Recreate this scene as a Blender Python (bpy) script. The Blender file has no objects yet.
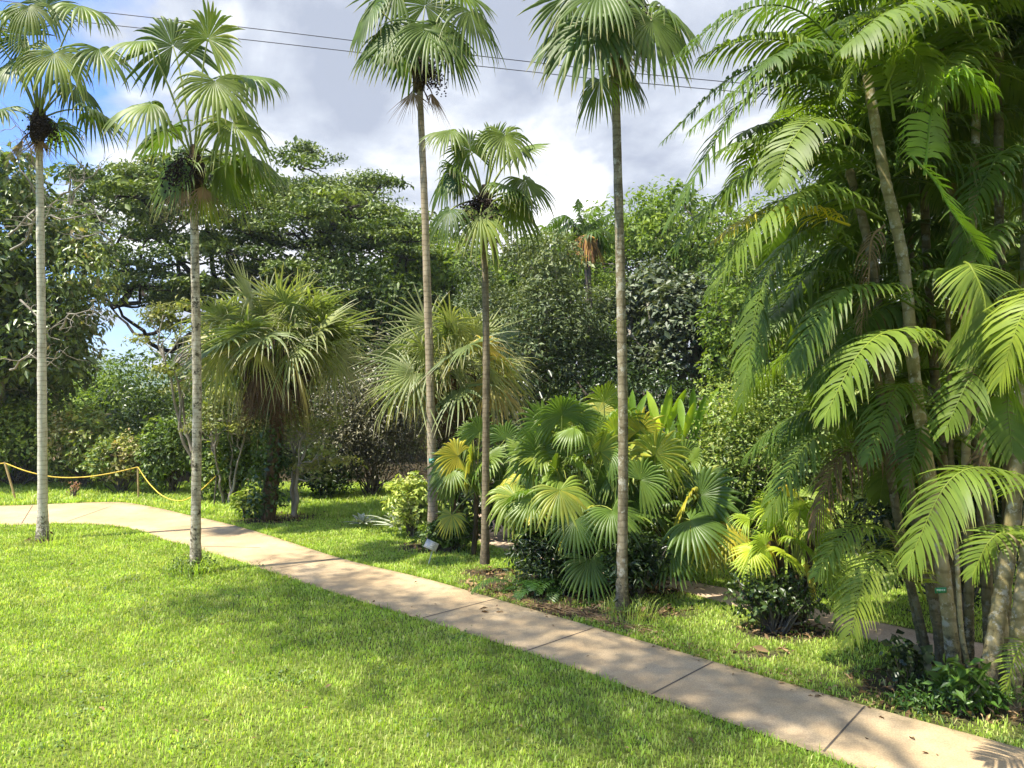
import bpy, math, random
import numpy as np
PI = math.pi
F = 739.56
CAMZ = 3.0
HY = 388.0
rng = np.random.default_rng(7)
random.seed(7)
scene = bpy.context.scene
col = scene.collection

def V(*a): return np.array(a, dtype=float)
def P(px, py, d): return V((px - 512) / F * d, d, CAMZ + (HY - py) / F * d)
def G(px, py):
    d = CAMZ * F / (py - HY)
    return V((px - 512) / F * d, d, 0.0)
def GD(px, d): return V((px - 512) / F * d, d, 0.0)
def nz(v):
    v = np.asarray(v, float)
    return v / (np.linalg.norm(v, axis=-1, keepdims=True) + 1e-9)
UP = V(0, 0, 1)

# ------------------------------------------------------------------ mesh builder
class MB:
    def __init__(s):
        s.v = []; s.tone = []; s.tip = []; s.f = []; s.n = 0
    def add(s, v, faces, tone=0.5, tip=0.0, mat=0):
        v = np.asarray(v, float).reshape(-1, 3); n = len(v)
        s.v.append(v)
        s.tone.append(np.broadcast_to(np.asarray(tone, float), (n,)))
        s.tip.append(np.broadcast_to(np.asarray(tip, float), (n,)))
        s.f.append((np.asarray(faces, np.int64) + s.n, mat)); s.n += n
    def build(s, name, mats, parent=None, base=None, smooth=False):
        if not isinstance(mats, (list, tuple)): mats = [mats]
        me = bpy.data.meshes.new(name)
        v = np.concatenate(s.v)
        if base is not None: v = v - base
        me.vertices.add(len(v)); me.vertices.foreach_set('co', v.astype(np.float32).ravel())
        loops = np.concatenate([f.ravel() for f, m in s.f])
        sizes = np.concatenate([np.full(len(f), f.shape[1]) for f, m in s.f])
        mi = np.concatenate([np.full(len(f), m) for f, m in s.f])
        starts = np.concatenate([[0], np.cumsum(sizes)[:-1]])
        me.loops.add(len(loops)); me.loops.foreach_set('vertex_index', loops.astype(np.int32))
        me.polygons.add(len(sizes))
        me.polygons.foreach_set('loop_start', starts.astype(np.int32))
        me.polygons.foreach_set('loop_total', sizes.astype(np.int32))
        me.polygons.foreach_set('material_index', mi.astype(np.int32))
        if smooth: me.polygons.foreach_set('use_smooth', np.ones(len(sizes), dtype=bool))
        for nm, arr in (('tone', s.tone), ('tip', s.tip)):
            a = me.attributes.new(nm, 'FLOAT', 'POINT')
            a.data.foreach_set('value', np.concatenate(arr).astype(np.float32))
        for m in mats: me.materials.append(m)
        me.update(calc_edges=True)
        o = bpy.data.objects.new(name, me); col.objects.link(o)
        if parent is not None: o.parent = parent
        return o

def tag(o, label=None, cat=None, group=None, kind=None):
    if label: o['label'] = label
    if cat: o['category'] = cat
    if group: o['group'] = group
    if kind: o['kind'] = kind
    return o
def empty(name, base, label, cat, group=None, kind=None):
    o = bpy.data.objects.new(name, None); col.objects.link(o)
    o.location = tuple(base); o.empty_display_size = .2
    return tag(o, label, cat, group, kind)

def bez(p0, p1, p2, n):
    t = np.linspace(0, 1, n)[:, None]
    return (1-t)**2*np.asarray(p0) + 2*t*(1-t)*np.asarray(p1) + t**2*np.asarray(p2)
def through(p0, pm, p2, n):
    """quadratic curve that passes through pm at its middle"""
    return bez(p0, 2*np.asarray(pm) - .5*(np.asarray(p0)+np.asarray(p2)), p2, n)
def catmull(pts, n):
    pts = np.asarray(pts, float); m = len(pts)
    if m == 2: return pts[0] + np.linspace(0, 1, n)[:, None]*(pts[1]-pts[0])
    q = np.vstack([2*pts[0]-pts[1], pts, 2*pts[-1]-pts[-2]])
    out = []
    for u in np.linspace(0, m-1-1e-6, n):
        i = int(u); t = u-i; a, b, c, d = q[i], q[i+1], q[i+2], q[i+3]
        out.append(.5*((2*b)+(-a+c)*t+(2*a-5*b+4*c-d)*t*t+(-a+3*b-3*c+d)*t**3))
    return np.array(out)

def tube(mb, pts, rad, sides=6, tone=.5, tip=None, mat=0, cap=False):
    pts = np.asarray(pts, float); n = len(pts)
    rad = np.broadcast_to(np.asarray(rad, float), (n,))
    tg = nz(np.gradient(pts, axis=0))
    ref = V(0, 0, 1) if abs(tg[:, 2]).mean() < .8 else V(0, 1, 0)
    a = nz(np.cross(tg, ref)); b = np.cross(tg, a)
    th = np.arange(sides)/sides*2*PI
    ring = a[:, None, :]*np.cos(th)[None, :, None] + b[:, None, :]*np.sin(th)[None, :, None]
    v = pts[:, None, :] + ring*rad[:, None, None]
    i = np.arange(n-1)[:, None]*sides; j = np.arange(sides)[None, :]; k = (j+1) % sides
    f = np.stack([i+j, i+k, i+sides+k, i+sides+j], -1).reshape(-1, 4)
    if tip is None: tip = np.linspace(0, 1, n)
    mb.add(v.reshape(-1, 3), f, tone, np.repeat(np.broadcast_to(tip, (n,)), sides), mat)
    if cap:
        mb.add(np.vstack([v[-1], pts[-1:]]), [[q, (q+1) % sides, sides] for q in range(sides)], tone, 1, mat)

def rough_tube(mb, pts, rad, sides=14, amp=.05, seed=0, tone=.5, ringstep=0, ringamp=0.):
    """trunk with uneven surface and slight leaf-scar rings"""
    r = np.random.default_rng(seed)
    pts = np.asarray(pts, float); n = len(pts)
    rad = np.broadcast_to(np.asarray(rad, float), (n,)).copy()
    if ringstep:
        idx = np.arange(n) % ringstep == 0
        rad[idx] *= 1+ringamp
    tg = nz(np.gradient(pts, axis=0)); ref = V(0, 1, 0)
    a = nz(np.cross(tg, ref)); b = np.cross(tg, a)
    th = np.arange(sides)/sides*2*PI
    ring = a[:, None, :]*np.cos(th)[None, :, None] + b[:, None, :]*np.sin(th)[None, :, None]
    jit = 1 + r.normal(0, amp, (n, sides))
    v = pts[:, None, :] + ring*(rad[:, None]*jit)[:, :, None]
    i = np.arange(n-1)[:, None]*sides; j = np.arange(sides)[None, :]; k = (j+1) % sides
    f = np.stack([i+j, i+k, i+sides+k, i+sides+j], -1).reshape(-1, 4)
    mb.add(v.reshape(-1, 3), f, tone, np.repeat(np.linspace(0, 1, n), sides))

# ------------------------------------------------------------------ materials
def newmat(name):
    m = bpy.data.materials.new(name); m.use_nodes = True
    nt = m.node_tree; nt.nodes.clear()
    return m, nt, nt.nodes, nt.links
def ramp(N, cols, pos=None):
    r = N.new('ShaderNodeValToRGB'); e = r.color_ramp.elements
    n = len(cols)
    while len(e) < n: e.new(.5)
    for i, c in enumerate(cols):
        e[i].position = (pos[i] if pos else i/(n-1 if n > 1 else 1)); e[i].color = (*c, 1)
    return r
def leaf_mat(name, cols, tipcol=None, tip0=.8, tip1=1.0, rough=.42, trans=.3, spec=.4, pos=None, tint=(1.35, 1.4, .5), tmul=1.0, tipmax=1.):
    cols = [(min(.62, a*1.14), min(.62, b*1.08), c*.95) for a, b, c in cols]
    m, nt, N, L = newmat(name)
    out = N.new('ShaderNodeOutputMaterial')
    at = N.new('ShaderNodeAttribute'); at.attribute_name = 'tone'
    r = ramp(N, cols, pos); L.new(at.outputs['Fac'], r.inputs[0])
    c = r.outputs[0]
    tc = N.new('ShaderNodeTexCoord'); ns = N.new('ShaderNodeTexNoise'); ns.inputs['Scale'].default_value = 2.3
    ns.inputs['Detail'].default_value = 3
    L.new(tc.outputs['Object'], ns.inputs['Vector'])
    mr = N.new('ShaderNodeMapRange'); mr.inputs[1].default_value = .3; mr.inputs[2].default_value = .7
    mr.inputs[3].default_value = .72; mr.inputs[4].default_value = 1.28
    L.new(ns.outputs[0], mr.inputs[0])
    hs = N.new('ShaderNodeHueSaturation'); L.new(c, hs.inputs['Color']); L.new(mr.outputs[0], hs.inputs['Value'])
    c = hs.outputs[0]
    if tipcol:
        a2 = N.new('ShaderNodeAttribute'); a2.attribute_name = 'tip'
        m2 = N.new('ShaderNodeMapRange'); m2.inputs[1].default_value = tip0; m2.inputs[2].default_value = tip1
        m2.inputs[4].default_value = tipmax
        L.new(a2.outputs['Fac'], m2.inputs[0])
        mx = N.new('ShaderNodeMix'); mx.data_type = 'RGBA'
        L.new(m2.outputs[0], mx.inputs['Factor']); L.new(c, mx.inputs['A']); mx.inputs['B'].default_value = (*tipcol, 1)
        c = mx.outputs['Result']
    b = N.new('ShaderNodeBsdfPrincipled'); b.inputs['Roughness'].default_value = rough
    b.inputs['Specular IOR Level'].default_value = spec
    L.new(c, b.inputs['Base Color'])
    t = N.new('ShaderNodeBsdfTranslucent')
    mt = N.new('ShaderNodeMix'); mt.data_type = 'RGBA'; mt.blend_type = 'MULTIPLY'; mt.inputs['Factor'].default_value = 1
    L.new(c, mt.inputs['A']); mt.inputs['B'].default_value = (*[x*tmul for x in tint], 1)
    L.new(mt.outputs['Result'], t.inputs['Color'])
    ms = N.new('ShaderNodeMixShader'); ms.inputs[0].default_value = trans
    L.new(b.outputs[0], ms.inputs[1]); L.new(t.outputs[0], ms.inputs[2]); L.new(ms.outputs[0], out.inputs[0])
    return m
def bark_mat(name, c1, c2, c3, scale=6, ring=0, rough=.85, lichen=None, stretch=.25, bump=.4, vec='Object'):
    m, nt, N, L = newmat(name)
    out = N.new('ShaderNodeOutputMaterial'); b = N.new('ShaderNodeBsdfPrincipled'); b.inputs['Roughness'].default_value = rough
    b.inputs['Specular IOR Level'].default_value = .15
    tc = N.new('ShaderNodeTexCoord'); mp = N.new('ShaderNodeMapping'); mp.inputs['Scale'].default_value = (1, 1, stretch)
    L.new(tc.outputs[vec], mp.inputs[0])
    n1 = N.new('ShaderNodeTexNoise'); n1.inputs['Scale'].default_value = scale; n1.inputs['Detail'].default_value = 6; n1.inputs['Roughness'].default_value = .7
    L.new(mp.outputs[0], n1.inputs['Vector'])
    r = ramp(N, [c1, c2, c3], [.32, .5, .68]); L.new(n1.outputs[0], r.inputs[0]); c = r.outputs[0]
    h = n1.outputs[0]
    if ring:
        w = N.new('ShaderNodeTexWave'); w.wave_type = 'BANDS'; w.bands_direction = 'Z'; w.inputs['Scale'].default_value = ring
        w.inputs['Distortion'].default_value = 2.6; w.inputs['Detail'].default_value = 2; w.inputs['Detail Scale'].default_value = 2
        L.new(tc.outputs[vec], w.inputs['Vector'])
        rr = ramp(N, [(.62, .6, .56), (1, 1, 1)], [.02, .2]); L.new(w.outputs['Fac'], rr.inputs[0])
        mx = N.new('ShaderNodeMix'); mx.data_type = 'RGBA'; mx.blend_type = 'MULTIPLY'; mx.inputs['Factor'].default_value = .75
        L.new(c, mx.inputs['A']); L.new(rr.outputs[0], mx.inputs['B']); c = mx.outputs['Result']
    if lichen:
        n2 = N.new('ShaderNodeTexNoise'); n2.inputs['Scale'].default_value = 9; n2.inputs['Detail'].default_value = 5; n2.inputs['Roughness'].default_value = .75
        L.new(tc.outputs[vec], n2.inputs['Vector'])
        r2 = ramp(N, [(0, 0, 0), (1, 1, 1)], [.54, .6]); L.new(n2.outputs[0], r2.inputs[0])
        mx = N.new('ShaderNodeMix'); mx.data_type = 'RGBA'
        L.new(r2.outputs[0], mx.inputs['Factor']); L.new(c, mx.inputs['A']); mx.inputs['B'].default_value = (*lichen, 1); c = mx.outputs['Result']
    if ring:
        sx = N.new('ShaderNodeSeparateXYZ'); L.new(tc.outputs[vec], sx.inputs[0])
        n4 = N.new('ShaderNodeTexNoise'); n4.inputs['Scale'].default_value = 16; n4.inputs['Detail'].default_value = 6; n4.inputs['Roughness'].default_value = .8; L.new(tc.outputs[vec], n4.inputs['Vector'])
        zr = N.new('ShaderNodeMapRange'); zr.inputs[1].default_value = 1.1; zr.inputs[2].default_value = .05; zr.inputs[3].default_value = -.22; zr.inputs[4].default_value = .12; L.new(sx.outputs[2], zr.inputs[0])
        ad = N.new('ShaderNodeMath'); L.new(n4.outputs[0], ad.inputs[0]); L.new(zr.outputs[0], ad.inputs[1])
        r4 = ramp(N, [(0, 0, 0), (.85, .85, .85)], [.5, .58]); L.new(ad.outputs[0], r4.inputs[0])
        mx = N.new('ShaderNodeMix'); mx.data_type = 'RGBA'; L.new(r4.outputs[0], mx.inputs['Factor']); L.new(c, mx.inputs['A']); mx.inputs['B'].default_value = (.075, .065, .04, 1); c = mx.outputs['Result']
    L.new(c, b.inputs['Base Color'])
    bp = N.new('ShaderNodeBump'); bp.inputs['Strength'].default_value = bump; bp.inputs['Distance'].default_value = .02
    L.new(h, bp.inputs['Height']); L.new(bp.outputs[0], b.inputs['Normal'])
    L.new(b.outputs[0], out.inputs[0])
    return m
def plain(name, c, rough=.6, metal=0, spec=.3):
    m, nt, N, L = newmat(name)
    out = N.new('ShaderNodeOutputMaterial'); b = N.new('ShaderNodeBsdfPrincipled')
    tc = N.new('ShaderNodeTexCoord'); n1 = N.new('ShaderNodeTexNoise'); n1.inputs['Scale'].default_value = 14
    L.new(tc.outputs['Object'], n1.inputs['Vector'])
    r = ramp(N, [tuple(x*.8 for x in c), tuple(min(1, x*1.15) for x in c)], [.3, .7]); L.new(n1.outputs[0], r.inputs[0])
    L.new(r.outputs[0], b.inputs['Base Color'])
    b.inputs['Roughness'].default_value = rough; b.inputs['Metallic'].default_value = metal; b.inputs['Specular IOR Level'].default_value = spec
    L.new(b.outputs[0], out.inputs[0]); return m

M = {}
M['livistona'] = leaf_mat('fan_leaf_green', [(.045, .085, .018), (.09, .15, .028), (.165, .23, .04), (.36, .36, .07)], tipcol=(.34, .30, .12), tip0=.82, tip1=1.02, rough=.46, trans=.4, spec=.3, pos=[0, .45, .8, 1])
M['shag'] = leaf_mat('shaggy_leaf', [(.085, .13, .04), (.16, .21, .075), (.30, .33, .16), (.46, .38, .15), (.40, .28, .12)], tipcol=(.48, .44, .26), tip0=.7, tip1=1.0, rough=.45, trans=.38, pos=[0, .35, .62, .82, 1])
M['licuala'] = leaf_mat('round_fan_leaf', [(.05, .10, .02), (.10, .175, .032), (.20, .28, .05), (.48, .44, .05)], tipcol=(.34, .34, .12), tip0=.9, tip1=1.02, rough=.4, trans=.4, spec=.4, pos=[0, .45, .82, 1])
M['lime'] = leaf_mat('lime_fan_leaf', [(.14, .24, .02), (.25, .36, .03), (.40, .46, .04), (.5, .40, .06)], tipcol=(.42, .34, .1), tip0=.85, tip1=1.0, rough=.42, trans=.42, pos=[0, .45, .85, 1])
M['pinnate'] = leaf_mat('feather_leaf', [(.038, .082, .015), (.08, .14, .024), (.14, .21, .034), (.21, .28, .042)], tipcol=(.32, .28, .1), tip0=.85, tip1=1.05, rough=.48, trans=.42, spec=.28, pos=[0, .4, .8, 1])
M['yellowfrond'] = leaf_mat('yellow_feather_leaf', [(.5, .4, .03), (.6, .5, .05)], rough=.45, trans=.4)
M['freshfrond'] = leaf_mat('fresh_feather_leaf', [(.12, .24, .03), (.2, .34, .04)], rough=.38, trans=.45)
M['deadfrond'] = leaf_mat('dead_leaf', [(.10, .065, .035), (.2, .14, .08), (.3, .22, .13)], rough=.8, trans=.15, spec=.1, tint=(1.1, 1, .8))
M['petiole'] = leaf_mat('green_stalk', [(.10, .16, .03), (.22, .26, .06), (.35, .3, .1)], rough=.4, trans=.02)
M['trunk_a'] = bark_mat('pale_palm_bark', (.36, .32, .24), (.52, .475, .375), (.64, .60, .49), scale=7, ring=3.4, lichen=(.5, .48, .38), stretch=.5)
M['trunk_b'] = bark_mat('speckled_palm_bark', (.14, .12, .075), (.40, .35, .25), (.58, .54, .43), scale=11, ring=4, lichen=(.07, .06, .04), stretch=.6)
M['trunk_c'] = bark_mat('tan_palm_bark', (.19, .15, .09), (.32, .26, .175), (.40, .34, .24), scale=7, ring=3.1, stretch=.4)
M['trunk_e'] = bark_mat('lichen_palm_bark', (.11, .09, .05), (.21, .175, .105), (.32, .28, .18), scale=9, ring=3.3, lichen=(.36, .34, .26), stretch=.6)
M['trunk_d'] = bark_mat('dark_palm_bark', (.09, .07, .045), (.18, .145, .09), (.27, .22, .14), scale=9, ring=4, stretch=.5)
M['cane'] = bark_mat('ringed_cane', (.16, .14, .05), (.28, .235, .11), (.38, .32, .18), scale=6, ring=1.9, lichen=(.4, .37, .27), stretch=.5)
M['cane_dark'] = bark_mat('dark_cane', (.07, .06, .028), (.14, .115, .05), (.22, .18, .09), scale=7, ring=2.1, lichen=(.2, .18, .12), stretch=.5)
M['fibre'] = bark_mat('leaf_base_fibre', (.025, .018, .01), (.065, .045, .024), (.14, .095, .05), scale=14, stretch=.2)
M['fruit'] = plain('dark_fruit', (.028, .018, .014), .7, 0, .15)
M['bark'] = bark_mat('tree_bark', (.05, .042, .032), (.10, .085, .066), (.17, .15, .12), scale=4)
M['bark_dark'] = bark_mat('dark_tree_bark', (.018, .014, .01), (.035, .028, .02), (.06, .05, .04), scale=3)
M['bark_pale'] = bark_mat('pale_tree_bark', (.22, .19, .15), (.36, .33, .27), (.5, .47, .4), scale=5)

# ------------------------------------------------------------------ plant pieces
def fan_blade(mb, o, ax, nrm, R, nseg=34, span=290, joined=.5, droop=.5, bend=.25, tone=.5, cup=.12, r=None, thin=1.0, ragged=.06):
    r = r or rng
    ax = nz(ax); nrm = nz(np.asarray(nrm) - np.dot(nrm, ax)*ax); s = np.cross(ax, nrm)
    sp = math.radians(span); a = np.linspace(-sp/2, sp/2, nseg) + r.normal(0, .012, nseg)
    ha = sp/nseg/2
    Ls = R*(1 - .22*(np.abs(a)/PI)**2)*(1 + r.normal(0, ragged, nseg))
    t = np.array([.02, .22, joined*.8, joined, joined+(1-joined)*.3, joined+(1-joined)*.62, 1.0])
    k = len(t)
    rr = Ls[:, None]*t[None, :]
    wj = joined*R*math.tan(ha)*1.03
    w = np.where(t <= joined, t*R*math.tan(ha)*1.03, wj*np.clip(1-(t-joined)/(1-joined), 0, 1)**.75*thin)
    w = np.broadcast_to(w, (nseg, k)).copy(); w[:, -1] = .001
    dr = droop*(1 + r.normal(0, .22, nseg))[:, None]
    tt = np.clip(t[None, :]-joined*.55, 0, None)/(1-joined*.55)
    radial = np.cos(a)[:, None, None]*ax + np.sin(a)[:, None, None]*s
    tang = -np.sin(a)[:, None, None]*ax + np.cos(a)[:, None, None]*s
    shrink = 1 - .38*np.clip(dr, 0, 1.3)*tt**2
    ctr = o + radial*(rr*shrink)[..., None] + nrm*(cup*R*(t**1.5)*np.cos(a*.5)[:, None])[..., None]
    g = dr*R*tt**1.8*.85 + bend*R*(t[None, :]**2)*np.abs(np.sin(a))[:, None]
    ctr = ctr - UP*g[..., None]
    pl = nrm*(w*.45)[..., None]
    Lv = ctr - tang*w[..., None] - pl; Rv = ctr + tang*w[..., None] - pl; Mv = ctr + pl
    v = np.stack([Lv, Mv, Rv], 2)                     # seg, row, 3, xyz
    base = (np.arange(nseg)[:, None]*k + np.arange(k-1)[None, :])*3
    f = np.concatenate([np.stack([base, base+1, base+4, base+3], -1).reshape(-1, 4),
                        np.stack([base+1, base+2, base+5, base+4], -1).reshape(-1, 4)])
    tn = np.clip(tone + r.normal(0, .05, nseg), 0, 1)
    mb.add(v.reshape(-1, 3), f, np.repeat(tn, k*3), np.tile(np.repeat(t, 3), nseg))

def fan_frond(parent, base, crown, hub, ax, nrm, R, mat, tone=.5, pr=.014, name='frond', r=None, arch=.12, pet_mat=None, **kw):
    mb = MB(); fan_blade(mb, hub, ax, nrm, R, tone=tone, r=r, **kw)
    o = mb.build(name, mat, parent, base)
    pm = MB()
    mid = (np.asarray(crown)+hub)/2 + UP*arch*np.linalg.norm(hub-crown)
    tube(pm, through(crown, mid, hub, 7), np.linspace(pr*1.6, pr*.8, 7), 5, tone=.4)
    pm.build('petiole', pet_mat or M['petiole'], o, base)
    return o

def feather(mb, path, Lf=.5, wf=.022, pairs=34, tone=.5, droop=.6, sweep=.5, s0=.14, r=None, updir=.15, twist=0., petr=.014, jit=.08):
    """pinnate frond along a rachis path (n x 3)"""
    r = r or rng
    path = np.asarray(path, float)
    seg = np.linalg.norm(np.diff(path, axis=0), axis=1); cs = np.concatenate([[0], np.cumsum(seg)]); T = cs[-1]
    tube(mb, path, np.linspace(petr, petr*.25, len(path)), 5, tone=min(1, tone+.25), tip=0)
    s = np.linspace(s0, .995, pairs)
    s2 = np.concatenate([s, s]); sg = np.concatenate([np.ones(pairs), -np.ones(pairs)])
    s2 = np.clip(s2 + r.normal(0, .003, len(s2)), 0, 1)
    pos = np.stack([np.interp(s2*T, cs, path[:, i]) for i in range(3)], -1)
    tgp = nz(np.gradient(path, axis=0)); tg = nz(np.stack([np.interp(s2*T, cs, tgp[:, i]) for i in range(3)], -1))
    side = nz(np.cross(tg, UP) + 1e-4)
    if twist: side = nz(side + np.cross(tg, side)*twist)
    nrm = nz(np.cross(side, tg)); nrm = nrm*np.sign(nrm[:, 2:3]+1e-6)
    sw = sweep + .75*np.clip((s2-.75)/.25, 0, 1)**2
    d = nz(side*sg[:, None] + tg*sw[:, None] + nrm*(updir + r.normal(0, jit, len(s2)))[:, None])
    prof = np.clip(np.sin(PI*np.clip(.12+.86*s2, 0, 1))**.55, .25, 1)
    ln = Lf*prof*(1+r.normal(0, .05, len(s2)))
    t = np.array([0, .2, .5, .78, 1.0]); k = len(t)
    dr = droop*(1+r.normal(0, .15, len(s2)))
    h = ln[:, None]*t[None, :]
    ctr = pos[:, None, :] + d[:, None, :]*(h*(1-.35*np.clip(dr, 0, 1.2)[:, None]*t**2))[..., None]
    ctr = ctr - UP*(dr[:, None]*ln[:, None]*t**2*.9)[..., None]
    wd = np.array([.55, 1., 1., .7, .02])*wf
    ww = wd[None, :]*np.ones(len(s2))[:, None]
    across = nz(tg - np.sum(tg*d, 1, keepdims=True)*d)
    A = ctr - across[:, None, :]*ww[..., None]; B = ctr + across[:, None, :]*ww[..., None]
    v = np.stack([A, B], 2)
    base = (np.arange(len(s2))[:, None]*k + np.arange(k-1)[None, :])*2
    f = np.stack([base, base+1, base+3, base+2], -1).reshape(-1, 4)
    tn = np.clip(tone + r.normal(0, .06, len(s2)), 0, 1)
    mb.add(v.reshape(-1, 3), f, np.repeat(tn, k*2), np.tile(np.repeat(t, 2), len(s2)))

def leaves(mb, pos, nrm, size, tone, r, aspect=.45, hang=.25, fold=.12):
    """diamond leaves, each its own little folded face pair"""
    n = len(pos)
    nrm = nz(nrm)
    rd = r.normal(size=(n, 3)); rd[:, 2] -= hang*2
    ax = nz(rd - np.sum(rd*nrm, 1, keepdims=True)*nrm)
    sd = np.cross(nrm, ax)
    sz = size*np.exp(r.normal(0, .22, n)) if np.isscalar(size) else size
    sz = np.asarray(sz)[:, None]
    b = pos; tp = pos + ax*sz - UP*sz*hang*.3
    md = pos + ax*sz*.48
    l = md + sd*sz*aspect*.5 + nrm*sz*fold; q = md - sd*sz*aspect*.5 + nrm*sz*fold
    v = np.stack([b, l, tp, q], 1).reshape(-1, 3)
    i = np.arange(n)[:, None]*4
    f = np.concatenate([i+np.array([[0, 1, 2]]), i+np.array([[0, 2, 3]])])
    mb.add(v, f, np.repeat(np.clip(tone, 0, 1), 4), np.tile([0, .5, 1, .5], n))

def clump_leaves(mb, c, rad, n, size, r, tone=.5, tspread=.2, aspect=.45, hang=.25, low=-.5, shell=.22, upb=.5, ns=.7):
    z = r.uniform(low, 1, n); th = r.uniform(0, 2*PI, n); q = np.sqrt(1-z*z)
    d = np.stack([q*np.cos(th), q*np.sin(th), z], -1)
    lump = 1 + .18*np.sin(d[:, 0]*7+c[0]*3) * np.sin(d[:, 1]*6+c[1]*5) + .12*np.sin(d[:, 2]*9+c[2]*4)
    rr = (1-np.abs(r.normal(0, shell, n)))*lump
    pos = c + d*np.asarray(rad)*rr[:, None]
    nr = d*.55 + UP*upb + r.normal(0, ns, (n, 3))*.8
    size = size*math.exp(np.clip(r.normal(0, .2), -.4, .4)); aspect = aspect*r.uniform(.85, 1.15)
    tn = tone + r.normal(0, tspread, n) + .17*r.normal()
    leaves(mb, pos, nr, size, tn, r, aspect, hang)

def limb(mb, p0, p1, r0, r1, r, wig=.08, n=7, sides=6, sag=0.):
    p0 = np.asarray(p0); p1 = np.asarray(p1); t = np.linspace(0, 1, n)[:, None]
    L = np.linalg.norm(p1-p0)
    w = r.normal(0, wig*L, (n, 3))*np.sin(t*PI)
    w = (w + np.roll(w, 1, 0))/2; w[0] = 0; w[-1] = 0
    pts = p0 + (p1-p0)*t + w + UP*sag*L*np.sin(t*PI)
    tube(mb, pts, np.linspace(r0, r1, n), sides)
    return pts

def broad_tree(name, label, base, cc, cr, ncl, clr, nleaf, lsize, lmat, bmat, seed, trunk_r=.2, flat=1., tone=.5, tspread=.2,
               group=None, cat='tree', shape='ball', aspect=.45, low=-.5, hang=.25, extra=None, trunk_pts=None, twigs=0, shell=.22, fork=.35, nmain=6, upb=.5, clsd=.25):
    """base: ground point; cc, cr: crown centre and radii; ncl clumps of radius clr"""
    r = np.random.default_rng(seed)
    root = empty(name, base, label, cat, group)
    base = np.asarray(base, float); cc = np.asarray(cc, float); cr = np.asarray(cr, float)
    cl = []
    for i in range(ncl):
        for _ in range(30):
            z = 1-2*(i+.5)/ncl; z = z*.9+.1 if low < 0 else abs(z)
            th = i*2.39996+r.normal(0, .35); q = math.sqrt(max(0, 1-z*z))
            rad = r.uniform(.55, 1.) if i % 4 else r.uniform(.1, .6)
            c = cc + V(q*math.cos(th), q*math.sin(th), z)*cr*rad
            if shape == 'umbrella': c[2] = cc[2] + cr[2]*(1-(np.linalg.norm((c-cc)[:2]/cr[:2]))**2)*r.uniform(.2, 1)
            if c[2] > .2: break
        cl.append(c)
    cl = np.array(cl)
    tb = MB()
    top = cc.copy(); top[2] = base[2] + (cc[2]-base[2])*(1-fork) + 0
    tp = trunk_pts if trunk_pts is not None else [base, base*.5+top*.5+r.normal(0, .05, 3)*np.linalg.norm(top-base), top]
    tp = catmull(tp, 10); top = tp[-1]
    tube(tb, tp, trunk_r*np.concatenate([[1.5, 1.15], np.linspace(1., .7, 8)]), 10)
    mains = []
    for k in range(nmain):
        th = k/nmain*2*PI + r.uniform(-.3, .3)
        e = cc + V(math.cos(th)*.5, math.sin(th)*.5, r.uniform(-.1, .4))*cr
        mains.append(limb(tb, tp[-1-(k % 3)], e, trunk_r*.55, trunk_r*.22, r, .07, 8, 6))
    mp = np.vstack([m[2:] for m in mains] + [tp[-3:]])
    for c in cl:
        j = np.argmin(np.linalg.norm(mp-c, axis=1) + .6*np.clip(mp[:, 2]-c[2], 0, 9))
        limb(tb, mp[j], c, trunk_r*.2, trunk_r*.06, r, .1, 6, 5)
        for _ in range(twigs):
            d = nz(r.normal(size=3)+UP*.6)*clr*r.uniform(.7, 1.25)
            limb(tb, c, c+d, trunk_r*.08, trunk_r*.02, r, .1, 4, 4)
    tb.build('trunk', bmat, root, base, smooth=True)
    fb = MB(); per = max(1, nleaf//ncl)
    for c in cl:
        s = clr*math.exp(r.normal(0, clsd))
        clump_leaves(fb, c, (s, s, s*flat), int(per*(s/clr)**2), lsize, r, tone, tspread, aspect, hang, low, shell, upb)
    fb.build('crown', lmat, root, base)
    if extra: extra(root, base, r, mp)
    return root

def bush(name, label, base, rad, n, size, mat, seed, tone=.5, tspread=.2, nstem=9, bmat=None, group=None, cat='shrub', aspect=.5, lumps=9, hang=.2, low=-.2, stemr=.015, upb=.5, shell=.25, topz=None):
    r = np.random.default_rng(seed); base = np.asarray(base, float)
    root = empty(name, base, label, cat, group)
    rx, ry, rz = rad
    sb = MB(); fb = MB()
    for i in range(lumps):
        th = i*2.4; q = math.sqrt((i+.5)/lumps)*.72
        h = rz*(r.uniform(.35, .8) if q > .35 else r.uniform(.6, .85))
        c = base + V(math.cos(th)*q*rx, math.sin(th)*q*ry, h)
        rr = V(rx, ry, rz)*r.uniform(.32, .5); rr[2] = min(rr[2], c[2]-base[2]+.02, rz*.45)
        clump_leaves(fb, c, rr, n//lumps, size, r, tone, tspread, aspect, hang, -.8, shell, upb)
        limb(sb, base + V(*r.uniform(-.15, .15, 2), 0)*min(rx, 1), c, stemr*1.6, stemr*.5, r, .08, 6, 5)
    for i in range(nstem):
        e = base + V(*(r.uniform(-.8, .8, 2)*np.array([rx, ry])), rz*r.uniform(.5, .95))
        limb(sb, base + V(*r.uniform(-.12, .12, 2), 0), e, stemr, stemr*.3, r, .06, 6, 4)
    sb.build('stem', bmat or M['bark'], root, base)
    fb.build('foliage', mat, root, base)
    return root
# ------------------------------------------------------------------ ground, paths, lawn
def gh(x, y):
    r_ = np.hypot(x, y)
    return np.where(r_ < 5.2, 1.4*np.cos(np.clip(r_/5.2, 0, 1)*PI/2)**2, 0.)

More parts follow.
